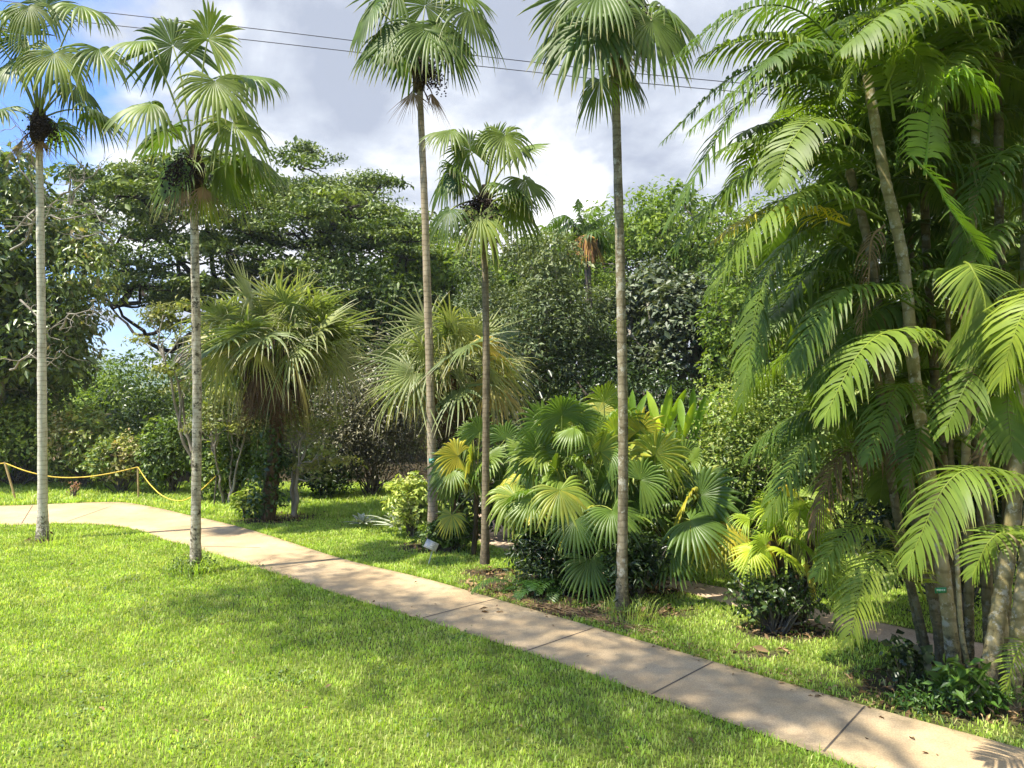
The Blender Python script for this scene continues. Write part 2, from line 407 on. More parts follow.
near = [(-30, 15.6), (-18, 16.0), (-11.2, 16.1), (-10.15, 16.3), (-8.8, 16.1), (-7.7, 15.4), (-6.9, 14.6), (-6.1, 14.0), (-5.45, 13.4), (-4.18, 12.27),
        (-2.6, 10.8), (0, 8.54), (1.34, 7.22), (2.2, 6.36), (2.72, 5.84), (4.4, 4.1), (7.5, 1.2), (12, -3)]
far = [(-30, 18.2), (-18, 18.5), (-13, 18.8), (-11.9, 19.1), (-10.8, 19.4), (-10.05, 19.3), (-8.7, 18.35), (-7.6, 17.4), (-6.6, 16.6), (-5.2, 15.3), (-3.0, 13.0),
       (-1.34, 11.6), (-.23, 10.5), (1.0, 9.29), (2.2, 8.1), (3.32, 6.98), (4.25, 6.13), (6.2, 4.2), (9.0, 1.5), (13.5, -2.8)]
near = np.array(near, float); far = np.array(far, float)
p2n = np.array([(-1.0, 22), (-.9, 17.2), (-.7, 14.5), (.4, 13.0), (2.27, 11.15), (3.1, 10.1), (4.1, 8.95), (5.6, 7.6), (8, 6.2), (14, 4)], float)
p2f = np.array([(-.1, 22), (-.1, 17.7), (.1, 15.2), (.9, 13.8), (2.5, 11.75), (3.5, 10.8), (4.4, 9.75), (5.9, 8.4), (8.3, 7.1), (14.4, 5.0)], float)
def resample(pl, n):
    pl3 = np.c_[pl, np.zeros(len(pl))]; c = catmull(pl3, 200)
    s = np.r_[0, np.cumsum(np.linalg.norm(np.diff(c, axis=0), axis=1))]; u = np.linspace(0, s[-1], n)
    return np.stack([np.interp(u, s, c[:, i]) for i in range(2)], -1)
def strip(name, a, b, z, mat, label=None, nn=140, across=13):
    a = resample(a, nn); b = resample(b, nn)
    t = np.linspace(0, 1, across)[None, :, None]
    v = a[:, None]*(1-t)+b[:, None]*t
    zz = np.full(v.shape[:2]+(1,), z)
    v = np.concatenate([v, zz], -1)
    i = np.arange(nn-1)[:, None]*across; j = np.arange(across-1)[None]
    f = np.stack([i+j, i+across+j, i+across+j+1, i+j+1], -1).reshape(-1, 4)
    mb = MB(); mb.add(v.reshape(-1, 3), f, np.tile(np.abs(np.linspace(-1, 1, across)), nn)); return mb, a, b
def inpoly(x, y, poly):
    c = np.zeros(x.shape, bool); n = len(poly); j = n-1
    for i in range(n):
        xi, yi = poly[i]; xj, yj = poly[j]
        c ^= ((yi > y) != (yj > y)) & (x < (xj-xi)*(y-yi)/(yj-yi+1e-12)+xi); j = i
    return c

def ground_mat():
    m, nt, N, L = newmat('earth_and_turf')
    out = N.new('ShaderNodeOutputMaterial'); b = N.new('ShaderNodeBsdfPrincipled'); b.inputs['Roughness'].default_value = .9; b.inputs['Specular IOR Level'].default_value = .1
    tc = N.new('ShaderNodeTexCoord')
    n1 = N.new('ShaderNodeTexNoise'); n1.inputs['Scale'].default_value = .8; n1.inputs['Detail'].default_value = 6; L.new(tc.outputs['Object'], n1.inputs['Vector'])
    n2 = N.new('ShaderNodeTexNoise'); n2.inputs['Scale'].default_value = 22; n2.inputs['Detail'].default_value = 5; L.new(tc.outputs['Object'], n2.inputs['Vector'])
    r1 = ramp(N, [(.08, .105, .02), (.12, .155, .03), (.15, .19, .04)], [.3, .5, .7]); L.new(n1.outputs[0], r1.inputs[0])
    r2 = ramp(N, [(.35, .33, .3), (1, 1, 1), (1.3, 1.25, .9)], [.3, .55, .75]); L.new(n2.outputs[0], r2.inputs[0])
    mx = N.new('ShaderNodeMix'); mx.data_type = 'RGBA'; mx.blend_type = 'MULTIPLY'; mx.inputs['Factor'].default_value = 1
    L.new(r1.outputs[0], mx.inputs['A']); L.new(r2.outputs[0], mx.inputs['B']); c = mx.outputs['Result']
    at = N.new('ShaderNodeAttribute'); at.attribute_name = 'tone'      # leaf litter under the wood
    r3 = ramp(N, [(.03, .024, .015), (.07, .055, .03)], [.35, .65]); L.new(n2.outputs[0], r3.inputs[0])
    m3 = N.new('ShaderNodeMix'); m3.data_type = 'RGBA'; L.new(at.outputs['Fac'], m3.inputs['Factor']); L.new(c, m3.inputs['A']); L.new(r3.outputs[0], m3.inputs['B'])
    L.new(m3.outputs['Result'], b.inputs['Base Color'])
    bp = N.new('ShaderNodeBump'); bp.inputs['Distance'].default_value = .03; L.new(n2.outputs[0], bp.inputs['Height']); L.new(bp.outputs[0], b.inputs['Normal'])
    L.new(b.outputs[0], out.inputs[0]); return m
PATCH = [(.8, 11.3, 1.5, .9), (2.0, 11.2, .9, .5), (3.35, 9.15, .6, .35), (4.55, 7.3, 1.15, .75), (5.6, 7.2, 1.2, .9), (-5.15, 12.05, .3, .25), (-9.25, 14.55, .35, .28), (1.47, 9.85, .45, .38), (-.43, 12.0, .4, .3), (-1.5, 14.0, .6, .5), (-5.5, 16.8, .7, .5), (-5.1, 17.2, .7, .5), (1.0, 9.9, 1.4, .3), (2.8, 8.35, .35, .1)]
def litter(x, y):
    x = np.asarray(x); y = np.asarray(y); v = np.zeros(x.shape)
    for (cx_, cy_, rx_, ry_) in PATCH:
        q = np.hypot((x-cx_)/rx_, (y-cy_)/ry_) + .22*np.sin(x*9+cy_)*np.sin(y*11+cx_) + .12*np.sin(x*23)*np.sin(y*19)
        v = np.maximum(v, np.clip(1.35-q, 0, .6)/.6)
    return v
def path_mat(name, c1, c2, c3, spot):
    m, nt, N, L = newmat(name)
    out = N.new('ShaderNodeOutputMaterial'); b = N.new('ShaderNodeBsdfPrincipled'); b.inputs['Roughness'].default_value = .8; b.inputs['Specular IOR Level'].default_value = .2
    tc = N.new('ShaderNodeTexCoord')
    n1 = N.new('ShaderNodeTexNoise'); n1.inputs['Scale'].default_value = 1.1; n1.inputs['Detail'].default_value = 7; n1.inputs['Roughness'].default_value = .62; L.new(tc.outputs['Object'], n1.inputs['Vector'])
    r1 = ramp(N, [c1, c2, c3], [.33, .5, .66]); L.new(n1.outputs[0], r1.inputs[0])
    n2 = N.new('ShaderNodeTexNoise'); n2.inputs['Scale'].default_value = 70; n2.inputs['Detail'].default_value = 4; L.new(tc.outputs['Object'], n2.inputs['Vector'])
    r2 = ramp(N, [(.72, .7, .68), (1.08, 1.08, 1.08)], [.35, .65]); L.new(n2.outputs[0], r2.inputs[0])
    mx = N.new('ShaderNodeMix'); mx.data_type = 'RGBA'; mx.blend_type = 'MULTIPLY'; mx.inputs['Factor'].default_value = .8
    L.new(r1.outputs[0], mx.inputs['A']); L.new(r2.outputs[0], mx.inputs['B'])
    n3 = N.new('ShaderNodeTexNoise'); n3.inputs['Scale'].default_value = 4.5; n3.inputs['Detail'].default_value = 8; n3.inputs['Roughness'].default_value = .75; L.new(tc.outputs['Object'], n3.inputs['Vector'])
    r3 = ramp(N, [(0, 0, 0), (.8, .8, .8)], [.53, .70]); L.new(n3.outputs[0], r3.inputs[0])
    m3 = N.new('ShaderNodeMix'); m3.data_type = 'RGBA'; L.new(r3.outputs[0], m3.inputs['Factor']); L.new(mx.outputs['Result'], m3.inputs['A']); m3.inputs['B'].default_value = (*spot, 1)
    ea = N.new('ShaderNodeAttribute'); ea.attribute_name = 'tone'      # soil and algae creeping in from the edges
    em = N.new('ShaderNodeMath'); em.operation = 'MULTIPLY_ADD'; em.inputs[1].default_value = .75
    L.new(n3.outputs[0], em.inputs[0]); L.new(ea.outputs['Fac'], em.inputs[2])
    er = N.new('ShaderNodeMapRange'); er.inputs[1].default_value = 1.18; er.inputs[2].default_value = 1.42; er.inputs[4].default_value = .75; L.new(em.outputs[0], er.inputs[0])
    m4 = N.new('ShaderNodeMix'); m4.data_type = 'RGBA'; L.new(er.outputs[0], m4.inputs['Factor']); L.new(m3.outputs['Result'], m4.inputs['A']); m4.inputs['B'].default_value = (.13, .115, .06, 1)
    L.new(m4.outputs['Result'], b.inputs['Base Color'])
    bp = N.new('ShaderNodeBump'); bp.inputs['Strength'].default_value = .35; bp.inputs['Distance'].default_value = .004; L.new(n2.outputs[0], bp.inputs['Height']); L.new(bp.outputs[0], b.inputs['Normal'])
    L.new(b.outputs[0], out.inputs[0]); return m

def axis(a0, a1, fine, outer):
    core = np.arange(a0, a1+1e-6, fine); g = np.geomspace(1, outer, 14)
    return np.r_[(a0-g)[::-1], core, a1+g]
gx = axis(-16, 14, .15, 1750); gy = axis(-7, 26, .15, 1750)
XX, YY = np.meshgrid(gx, gy, indexing='ij')
ZZ = gh(XX, YY)
gm = MB(); nx, ny = XX.shape
i = np.arange(nx-1)[:, None]*ny; j = np.arange(ny-1)[None]
# litter where the wood stands: beyond a line behind the verge
wood = np.clip((YY - np.interp(XX, [-30, -11, -8, -4, -1, 3, 6, 14], [21.0, 21.0, 20.5, 18.0, 16.2, 14.2, 12.4, 11.5]))/1.5, 0, 1)
wood = np.maximum(wood, litter(XX, YY))
gm.add(np.stack([XX, YY, ZZ], -1).reshape(-1, 3), np.stack([i+j, i+ny+j, i+ny+j+1, i+j+1], -1).reshape(-1, 4), tone=wood.ravel())
tag(gm.build('ground', ground_mat(), smooth=True), kind='structure')

pm_ = path_mat('path_concrete', (.37, .27, .155), (.45, .335, .195), (.51, .39, .24), (.31, .22, .13))
mbp, pa, pb = strip('path', near, far, .012, pm_)
jm = plain('joint_dark', (.10, .08, .06), .9)  # dark colour of the joint lines across the path
joints = [((595, 628), (520, 653.7)), ((713.7, 662), (649.6, 695.6)), ((864.7, 706), (822, 753)), ((496, 599.3), (422, 618.7)),
          ((336, 558.7), (279, 568.7)), ((262, 548.2), (190, 546.3)), ((112, 506.4), (67, 522.2)), ((33, 506), (22, 524))]
for a_, b_ in joints:
    A = G(*a_); B = G(*b_); d = nz(B-A); s_ = np.cross(UP, d)*.009
    A = A+d*.02; B = B-d*.02
    q = [A-s_, B-s_, B+s_, A+s_]; q = [p+V(0, 0, .0155) for p in q]
    mbp.add(np.array(q), [[0, 1, 2, 3]], mat=1)
tag(mbp.build('path', [pm_, jm]), kind='structure')
p2m = path_mat('side_path_earth', (.40, .29, .2), (.48, .36, .25), (.54, .42, .3), (.3, .21, .14))
mb2, _, _ = strip('side_path', p2n, p2f, .008, p2m)
tag(mb2.build('side_path', p2m), kind='structure')

M['grass'] = leaf_mat('lawn_blade', [(.145, .25, .045), (.28, .42, .075), (.39, .52, .115), (.52, .56, .25)], tipcol=(.38, .42, .11), tip0=.5, tip1=1.1, rough=.5, trans=.42, spec=.3, pos=[0, .4, .78, 1], tipmax=.6)
def grass(name, n, area, hgt, wid, seed, patch=None, tone=.5, tspr=.27, dens=None, lean=.55):
    r = np.random.default_rng(seed)
    x = r.uniform(area[0], area[1], n); y = r.uniform(area[2], area[3], n)
    k = (np.abs(x) < .76*y+1.6)
    pth = np.vstack([pa, pb[::-1]]); k &= ~inpoly(x, y, pth)
    k &= ~inpoly(x, y, np.vstack([p2n, p2f[::-1]]))
    k &= r.uniform(size=n) > litter(x, y)*.93
    if patch is not None: k &= patch(x, y, r)
    x, y = x[k], y[k]; n = len(x)
    z = gh(x, y)
    tone_n = tone + .10*np.sin(x*1.3+y*.7)*np.sin(y*1.9-x*.4) + .13*np.sin(x*3.7+2*np.sin(y*2.3))*np.sin(y*4.1+x) + r.normal(0, tspr, n)
    th = r.uniform(0, 2*PI, n); ln = r.uniform(.15, 1, n)*lean
    h = hgt*np.exp(r.normal(0, .28, n)); w = wid*np.exp(r.normal(0, .2, n))*(1+.06*np.clip(y-7, 0, 20))
    if callable(dens): h = h*dens(x, y)
    dx, dy = np.cos(th), np.sin(th); th2 = th+PI/2+r.normal(0, .5, n); sx, sy = np.cos(th2)*w, np.sin(th2)*w
    b0 = np.stack([x-sx, y-sy, z-.003], -1); b1 = np.stack([x+sx, y+sy, z-.003], -1)
    m0 = np.stack([x+dx*h*ln*.45-sx*.8, y+dy*h*ln*.45-sy*.8, z+h*.62], -1); m1 = np.stack([x+dx*h*ln*.45+sx*.8, y+dy*h*ln*.45+sy*.8, z+h*.62], -1)
    t = np.stack([x+dx*h*ln*1.25, y+dy*h*ln*1.25, z+h*(1-.35*ln)], -1)
    mb = MB(); i = np.arange(n)[:, None]*5
    mb.add(np.stack([b0, b1, m0, m1, t], 1).reshape(-1, 3), i+np.array([[0, 1, 3, 2]]), np.repeat(np.clip(tone_n, 0, 1), 5), np.tile([0, 0, .5, .5, 1.], n))
    mb.f.append((i+np.array([[2, 3, 4]]), 0))
    return tag(mb.build(name, M['grass']), kind='stuff')
g = grass('lawn_grass', 560000, (-14, 10, 5.0, 19.5), .040, .0054, 11, patch=lambda x, y, r: r.uniform(size=len(x)) < np.clip(1.25-(y-6)*.045, .45, 1), tone=.6)
tag(g, 'short bright green lawn grass on both sides of the pale path', 'grass')
# fringe of longer blades overhanging the path edge
e1 = resample(near, 3000); e2 = resample(far, 3000)
def fringe(x, y, r):
    d = np.full(len(x), 9.)
    for e in (e1[::12], e2[::12]):
        for k in range(0, len(x), 4000):
            d[k:k+4000] = np.minimum(d[k:k+4000], np.sqrt(((x[k:k+4000, None]-e[None, :, 0])**2+(y[k:k+4000, None]-e[None, :, 1])**2)).min(1))
    return d < .07+.06*np.sin(x*5+y*3)**2
g = grass('verge_grass', 330000, (-12, 6.5, 5.5, 20), .062, .0045, 12, patch=fringe, tone=.42, lean=.9)
tag(g, 'slightly longer grass fringing the edges of the path', 'grass')
g = grass('weed_tuft', 60000, (-16, -3, 17, 23), .11, .006, 13, patch=lambda x, y, r: (y > np.interp(x, [-30, -11, -10, -6, -3], [18.6, 18.9, 19.3, 16.8, 14.2])), tone=.55, lean=.8)
tag(g, 'longer unmown grass between the far bend of the path and the shrubs', 'grass')

M['weed'] = leaf_mat('weed_leaf', [(.05, .10, .02), (.10, .17, .035), (.18, .25, .06)], rough=.5, trans=.3)
wr = np.random.default_rng(15); wb = MB()
for q in range(70):
    y = wr.uniform(5.9, 13); x = wr.uniform(-.7, .35)*y; 
    if inpoly(np.array([x]), np.array([y]), np.vstack([pa, pb[::-1]]))[0]: continue
    n_ = wr.integers(15, 70); ps = np.stack([x+wr.normal(0, .13, n_), y+wr.normal(0, .13, n_), wr.uniform(.025, .06, n_)], -1)
    ps[:, 2] += gh(ps[:, 0], ps[:, 1])
    leaves(wb, ps, UP+wr.normal(0, .35, (n_, 3)), .032, wr.uniform(0, 1, n_), wr, .8, .05)
tag(wb.build('lawn_weeds', M['weed']), 'small broad-leaved weeds scattered through the mown lawn', 'weeds', kind='stuff')

# ------------------------------------------------------------------ tall fan palms
def palm(name, label, basepx, trunkpx, r0, r1, tmat, fronds, seed, d=None, swell=1.6, extra_random=5, Rm=.85, pet=.9, group='tall slim fan palms beside the path', fruit=True, hang=.45):
    """fronds: (hub px, hub py, axis angle in the picture plane deg, axis y-part, R, tone, dy)"""
    r = np.random.default_rng(seed)
    base = G(*basepx); d = base[1]
    root = empty(name, base, label, 'palm', group)
    pts = np.array([P(px, py, d) for px, py in trunkpx]); pts = np.vstack([[base], pts]) if pts[0][2] > .3 else pts
    path = catmull(pts, 60); tb = MB()
    zz = path[:, 2]/path[-1, 2]
    r0, r1 = r0*.84, r1*.84
    rad = r0 + (r1-r0)*zz; rad = rad*(1+(swell-1)*np.exp(-path[:, 2]/.28))
    path2 = path.copy(); path2[0, 2] -= .05
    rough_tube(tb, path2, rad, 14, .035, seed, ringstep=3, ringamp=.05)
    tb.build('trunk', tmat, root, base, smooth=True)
    top = path[-1]
    cb = MB()      # woven leaf bases at the crown
    rough_tube(cb, np.array([top-UP*.35, top-UP*.15, top+UP*.05, top+UP*.25, top+UP*.5]), [r1*1.02, r1*2.0, r1*2.6, r1*2.1, r1*.6], 10, .22, seed+1)
    for q in range(26):
        a = r.uniform(0, 2*PI); s_ = top+V(math.cos(a), math.sin(a), 0)*r1*1.3+UP*r.uniform(-.3, .3)
        e = s_+V(math.cos(a)*r.uniform(.05, .25), math.sin(a)*r.uniform(.05, .25), r.uniform(-.5, .1))
        tube(cb, bez(s_, (s_+e)/2+UP*.08, e, 4), [.012, .01, .008, .003], 4)
    cb.build('leaf_base', M['fibre'], root, base)
    crown = top + UP*.3
    if fruit:
        for q in range(3):
            fb = MB(); a = r.uniform(-PI, 0) if q else -1.2
            s_ = top+UP*.15; dirv = V(math.cos(a), math.sin(a), 0)
            e = s_+dirv*.42+UP*-.18; st = bez(s_, s_+dirv*.3+UP*.2, e, 6); tube(fb, st, [.015, .013, .011, .009, .008, .006], 5)
            for _ in range(190):
                c = st[r.integers(2, 6)] + r.normal(0, .065, 3) - UP*r.uniform(0, .3)
                s2 = .019*r.uniform(.8, 1.2); o8 = np.array([[1, 0, 0], [-1, 0, 0], [0, 1, 0], [0, -1, 0], [0, 0, 1], [0, 0, -1]])*s2+c
                fb.add(o8, [[0, 2, 4], [2, 1, 4], [1, 3, 4], [3, 0, 4], [2, 0, 5], [1, 2, 5], [3, 1, 5], [0, 3, 5]])
            for _ in range(16):
                c = st[r.integers(1, 5)]; tube(fb, bez(c, c+r.normal(0, .06, 3), c+r.normal(0, .1, 3)-UP*.3, 4), .004, 3)
            fb.build('fruit_cluster', M['fruit'], root, base)
    for (px, py, ang, ay, R, tone, dy) in fronds:
        R = R*.93
        hub = P(px, py, d+dy); a = math.radians(ang)
        ax = nz(V(math.cos(a), ay, math.sin(a)))
        out = nz((hub-crown)*V(1, 1, 0)+1e-3)
        n0 = UP*.8+out*.45 + V(0, -.5, 0)
        if ang > 40: n0 = V(0, -1, 0) + UP*.2 - out*.2
        fan_frond(root, base, crown-UP*.1, hub, ax, n0, R, M['livistona'], tone=tone, r=r, nseg=r.integers(28, 36), joined=r.uniform(.48, .6), droop=hang*r.uniform(.9, 1.5)*(1.1 if ang < 0 else .5), bend=r.uniform(.12, .35), span=r.uniform(230, 300), ragged=.09, cup=r.uniform(-.05, .16))
    for q in range(extra_random):
        a = q/extra_random*2*PI+r.uniform(-.4, .4); el = r.uniform(-.5, 1.0)
        dv = nz(V(math.cos(a), math.sin(a)*.9+.25, math.sin(el)*1.1))
        hub = crown + dv*pet*r.uniform(.75, 1.05)
        ax = nz(dv*V(1, 1, .5) + UP*(.3 if el > .5 else -.55))
        fan_frond(root, base, crown-UP*.1, hub, ax, UP*.9+dv*.2, Rm*r.uniform(.85, 1.05), M['livistona'], tone=r.uniform(.1, .6), r=r, nseg=30, joined=.52, droop=hang*r.uniform(.8, 1.6), bend=.3, span=r.uniform(220, 290), ragged=.1)
    # an old brown leaf hanging against the trunk
    for q in range(2):
        a = r.uniform(-2.6, -.4); dv = V(math.cos(a), math.sin(a), 0); hub = top+dv*.3-UP*r.uniform(.2, .45)
        fan_frond(root, base, top, hub, nz(dv*.25-UP), dv, Rm*.7, M['deadfrond'], tone=r.uniform(.2, .9), r=r, nseg=18, joined=.35, droop=.2, bend=.05, span=110, thin=.6, ragged=.2, pet_mat=M['deadfrond'])
    return root

# angle: 0 right, 90 up, -90 down; y-part < 0 leans to the camera
palm('fan_palm', 'pale grey smooth-trunked fan palm at the left edge with a whitish drooping leaf', (43, 540), [(43, 520), (42, 380), (40, 240), (38, 130)], .105, .075, M['trunk_a'],
     [(53, 52, -88, -.5, .95, .75, -.8), (8, 8, -150, -.3, .9, .5, -.2), (80, 5, -25, -.2, .9, .6, .1), (98, 48, -50, -.3, .95, .5, -.3), (75, 85, -55, .2, .9, .3, .3),
      (25, 35, 150, .1, .8, .3, .5), (12, 62, -125, -.4, .9, .35, -.3), (-15, 30, -150, 0, .9, .4, 0), (45, 5, 75, .1, .9, .4, .4), (28, 5, -70, -.4, .8, .7, -.7)], 21, extra_random=3, hang=.36)
palm('fan_palm', 'fan palm with a speckled white trunk rising from a weedy tuft in the lawn', (197, 572), [(196, 550), (197, 400), (195, 280), (193, 175)], .09, .075, M['trunk_b'],
     [(207, 38, 72, -.15, .86, .8, -.2), (143, 40, -165, -.3, .75, .6, -.1), (172, 45, 118, .1, .95, .25, .3), (214, 80, -75, -.5, .85, .72, -.7), (150, 103, -158, -.35, .9, .6, -.4),
      (245, 75, -8, -.1, .85, .45, .1), (232, 122, -50, -.3, .95, .7, -.3), (225, 165, -76, .1, .9, .55, .3), (178, 165, -105, -.2, .85, .5, -.1), (165, 130, -140, .2, .8, .2, .5),
      (230, 100, -40, .4, .8, .3, .6), (205, 190, -92, 0, .55, .8, .1)], 22, extra_random=1, hang=.36)
palm('fan_palm', 'tallest straight tan-trunked fan palm left of centre behind the small white sign', (433, 542), [(433, 520), (430, 380), (425, 220), (419, 75)], .11, .07, M['trunk_c'],
     [(372, 5, -115, 0, .95, .3, 0), (385, 30, -120, -.2, 1.0, .25, -.2), (400, 32, -100, -.4, 1.1, .45, -.5), (432, 25, -72, -.4, 1.15, .45, -.5), (450, 40, -80, 0, 1.05, .3, .1),
      (470, 10, -65, -.2, 1.05, .6, -.2), (458, -10, -20, .2, 1.0, .5, .3), (425, 5, 80, 0, .9, .6, .2), (396, -15, 160, 0, 1.0, .5, .2), (412, 45, -95, .4, .95, .15, .5)], 23, extra_random=0, Rm=.9, pet=1.0, hang=.3)
palm('fan_palm', 'shorter fan palm with thin dark lower trunk and bright green crown against the sky', (485, 572), [(485, 560), (486, 430), (486, 330), (484, 215)], .075, .06, M['trunk_d'],
     [(450, 130, -165, -.2, .62, .6, -.1), (470, 150, 120, -.1, .55, .6, -.1), (493, 145, 70, 0, .55, .6, .1), (520, 150, 10, -.2, .6, .5, 0), (447, 175, -115, 0, .65, .2, .1), (450, 210, -125, -.2, .6, .15, -.3),
      (525, 180, -45, -.3, .75, .6, -.2), (515, 205, -65, -.2, .75, .7, -.1), (480, 215, -95, -.4, .75, .75, -.4), (505, 135, -70, -.4, .7, .7, -.4), (492, 235, -85, .2, .55, .6, .2), (460, 145, -85, .3, .7, .4, .2)], 24, extra_random=5, Rm=.62, pet=.6, hang=.36)
palm('fan_palm', 'tall fan palm with a lichen-spotted trunk standing against the right part of the path', (622, 612), [(622, 585), (623, 430), (620, 250), (614, 30)], .082, .066, M['trunk_e'],
     [(583, 22, -140, -.2, .95, .35, -.1), (590, 25, -105, -.3, .95, .3, -.4), (645, 10, -50, -.2, .9, .45, -.1), (652, 20, -80, -.3, .85, .55, -.4), (665, 8, -35, .1, .85, .4, .3), (600, 80, -100, -.2, .62, .75, .1),
      (610, -30, 100, 0, .8, .5, 0), (570, -5, 165, 0, .8, .4, .2), (620, 65, -50, .2, .65, .3, .3), (600, -10, -130, -.5, .85, .3, -.5), (630, 5, -75, .4, .8, .3, .4)], 25, extra_random=0, Rm=.75, pet=.75, hang=.3)

# tuft round the second palm's foot, weeds at the first
def tuft(name, label, c, rad, n, h, tone, seed, leafy=0, cat='weeds', group=None, mat=None):
    r = np.random.default_rng(seed); root = empty(name, c, label, cat, group)
    mb = MB()
    for _ in range(n):
        a = r.uniform(0, 2*PI); q = rad*math.sqrt(r.uniform())
        b = c+V(math.cos(a)*q, math.sin(a)*q, 0); dv = V(math.cos(a), math.sin(a), 0)*r.uniform(.1, .7)+r.normal(0, .15, 3)*V(1, 1, 0)
        hh = h*r.uniform(.5, 1.2); p = bez(b, b+dv*hh*.3+UP*hh*.7, b+dv*hh+UP*hh*.8, 5)
        sd = nz(np.cross(dv, UP)+1e-3)*.004; w = np.array([1, 1, .9, .6, .05])[:, None]
        v = np.stack([p-sd*w, p+sd*w], 1).reshape(-1, 3); i = np.arange(4)[:, None]*2
        mb.add(v, i+np.array([[0, 1, 3, 2]]), np.clip(tone+r.normal(0, .2), 0, 1), np.repeat(np.linspace(0, 1, 5), 2))
    mb.build('blades', mat or M['grass'], root, c)
    if leafy:
        fb = MB(); clump_leaves(fb, c+UP*h*.35, (rad, rad*.8, h*.55), leafy, .045, r, .5, .2, .5, .2, -.3, .5)
        fb.build('foliage', M['weed'], root, c)
    return root
tuft('weed_tuft', 'weedy tuft of small leaves at the foot of the speckled palm', GD(193, 12.0), .42, 230, .32, .35, 31, leafy=900)
tuft('weed_tuft', 'thin grass sprigs at the foot of the pale palm at the left edge', GD(52, 14.3), .5, 150, .28, .6, 32)
tuft('weed_tuft', 'dry grassy tuft at the foot of the lichen-spotted palm', GD(628, 9.7), .38, 200, .26, .75, 33, leafy=120)
# ------------------------------------------------------------------ shaggy palms in the middle distance
def shaggy(name, label, basepx, d, crownpx, wpx, n, seed, skirt=24, vine=0, tone=.35):
    r = np.random.default_rng(seed); base = GD(basepx, d); cpt = P(*crownpx, d); Rw = .92*wpx/F*d
    root = empty(name, base, label, 'palm')
    tb = MB(); path = catmull([base, base+(cpt-base)*.5+V(.08, 0, 0), cpt], 24)
    rough_tube(tb, path, np.linspace(.17, .14, 24), 12, .12, seed); tb.build('trunk', M['fibre'], root, base, smooth=True)
    for q in range(n):
        z = 1-1.5*(q+.5)/n; th = q*2.39996; rad = math.sqrt(max(0, 1-z*z))
        dv = nz(V(rad*math.cos(th), rad*math.sin(th), z)+r.normal(0, .14, 3))
        hub = cpt + dv*V(1.05, 1.05, .8)*Rw*.58*r.uniform(.6, 1.25) - UP*.1*(1-z)
        ax = nz(dv*V(1, 1, .9)-UP*r.uniform(-.25, .5)*(1.2-z))
        old = z < -.2 and r.uniform() < .8
        fan_frond(root, base, cpt, hub, ax, UP*.55+dv*.25+r.normal(0, .6, 3), Rw*.64*r.uniform(.75, 1.15), M['shag'], tone=(r.uniform(.2, .9) if old else np.clip(tone+r.normal(0, .16)+(.12 if z < .2 else 0), 0, 1)),
                  r=r, nseg=27, span=r.uniform(200, 300), joined=.3, droop=r.uniform(.1, .55)+(.35 if old else 0), bend=.12, thin=.9, ragged=.18, pr=.010, arch=.05)
    sk = MB()
    for q in range(skirt):
        th = r.uniform(0, 2*PI); dv = V(math.cos(th), math.sin(th), 0)
        s_ = cpt+dv*.2-UP*r.uniform(0, .4); hub = s_+dv*r.uniform(.15, .5)-UP*r.uniform(.4, .9)
        tube(sk, bez(s_, s_+dv*.35, hub, 5), .012, 4, tone=.2)
        fan_blade(sk, hub, nz(dv*.25-UP), dv+UP*.2, Rw*.42*r.uniform(.7, 1.5), 12, 50, .3, .3, .05, tone=r.uniform(0, .5), cup=.05, r=r, thin=.6, ragged=.2)
    sk.build('dead_skirt', M['skirt'], root, base)
    if vine:
        vb = MB()
        for q in range(14):
            h = cpt[2]*(.08+.78*q/14); c = base+(cpt-base)*(h/cpt[2])+V(r.normal(0, .12), -.08, 0)
            clump_leaves(vb, c, (.42, .35, .3), vine//14, .10, r, .45, .25, .6, .5, -1, .3)
        vb.build('climbing_vine', M['vine'], root, base)
    return root
M['skirt'] = leaf_mat('dark_dead_leaf', [(.05, .032, .018), (.12, .08, .045), (.24, .17, .09)], rough=.8, trans=.1, spec=.1, tint=(1.1, 1, .8))
M['vine'] = leaf_mat('vine_leaf', [(.02, .05, .012), (.05, .1, .025), (.1, .17, .04)], rough=.4, trans=.25)
shaggy('shaggy_palm', 'shaggy fan palm with yellowing leaf tips, brown dead skirt and vines on its trunk', 268, 16.8, (278, 338), 90, 54, 41, 60, 1900, .3)
shaggy('shaggy_palm', 'shaggy silvery fan palm crown behind the tallest tan palm trunk', 458, 15.6, (455, 362), 84, 48, 42, 22, 500, .4)

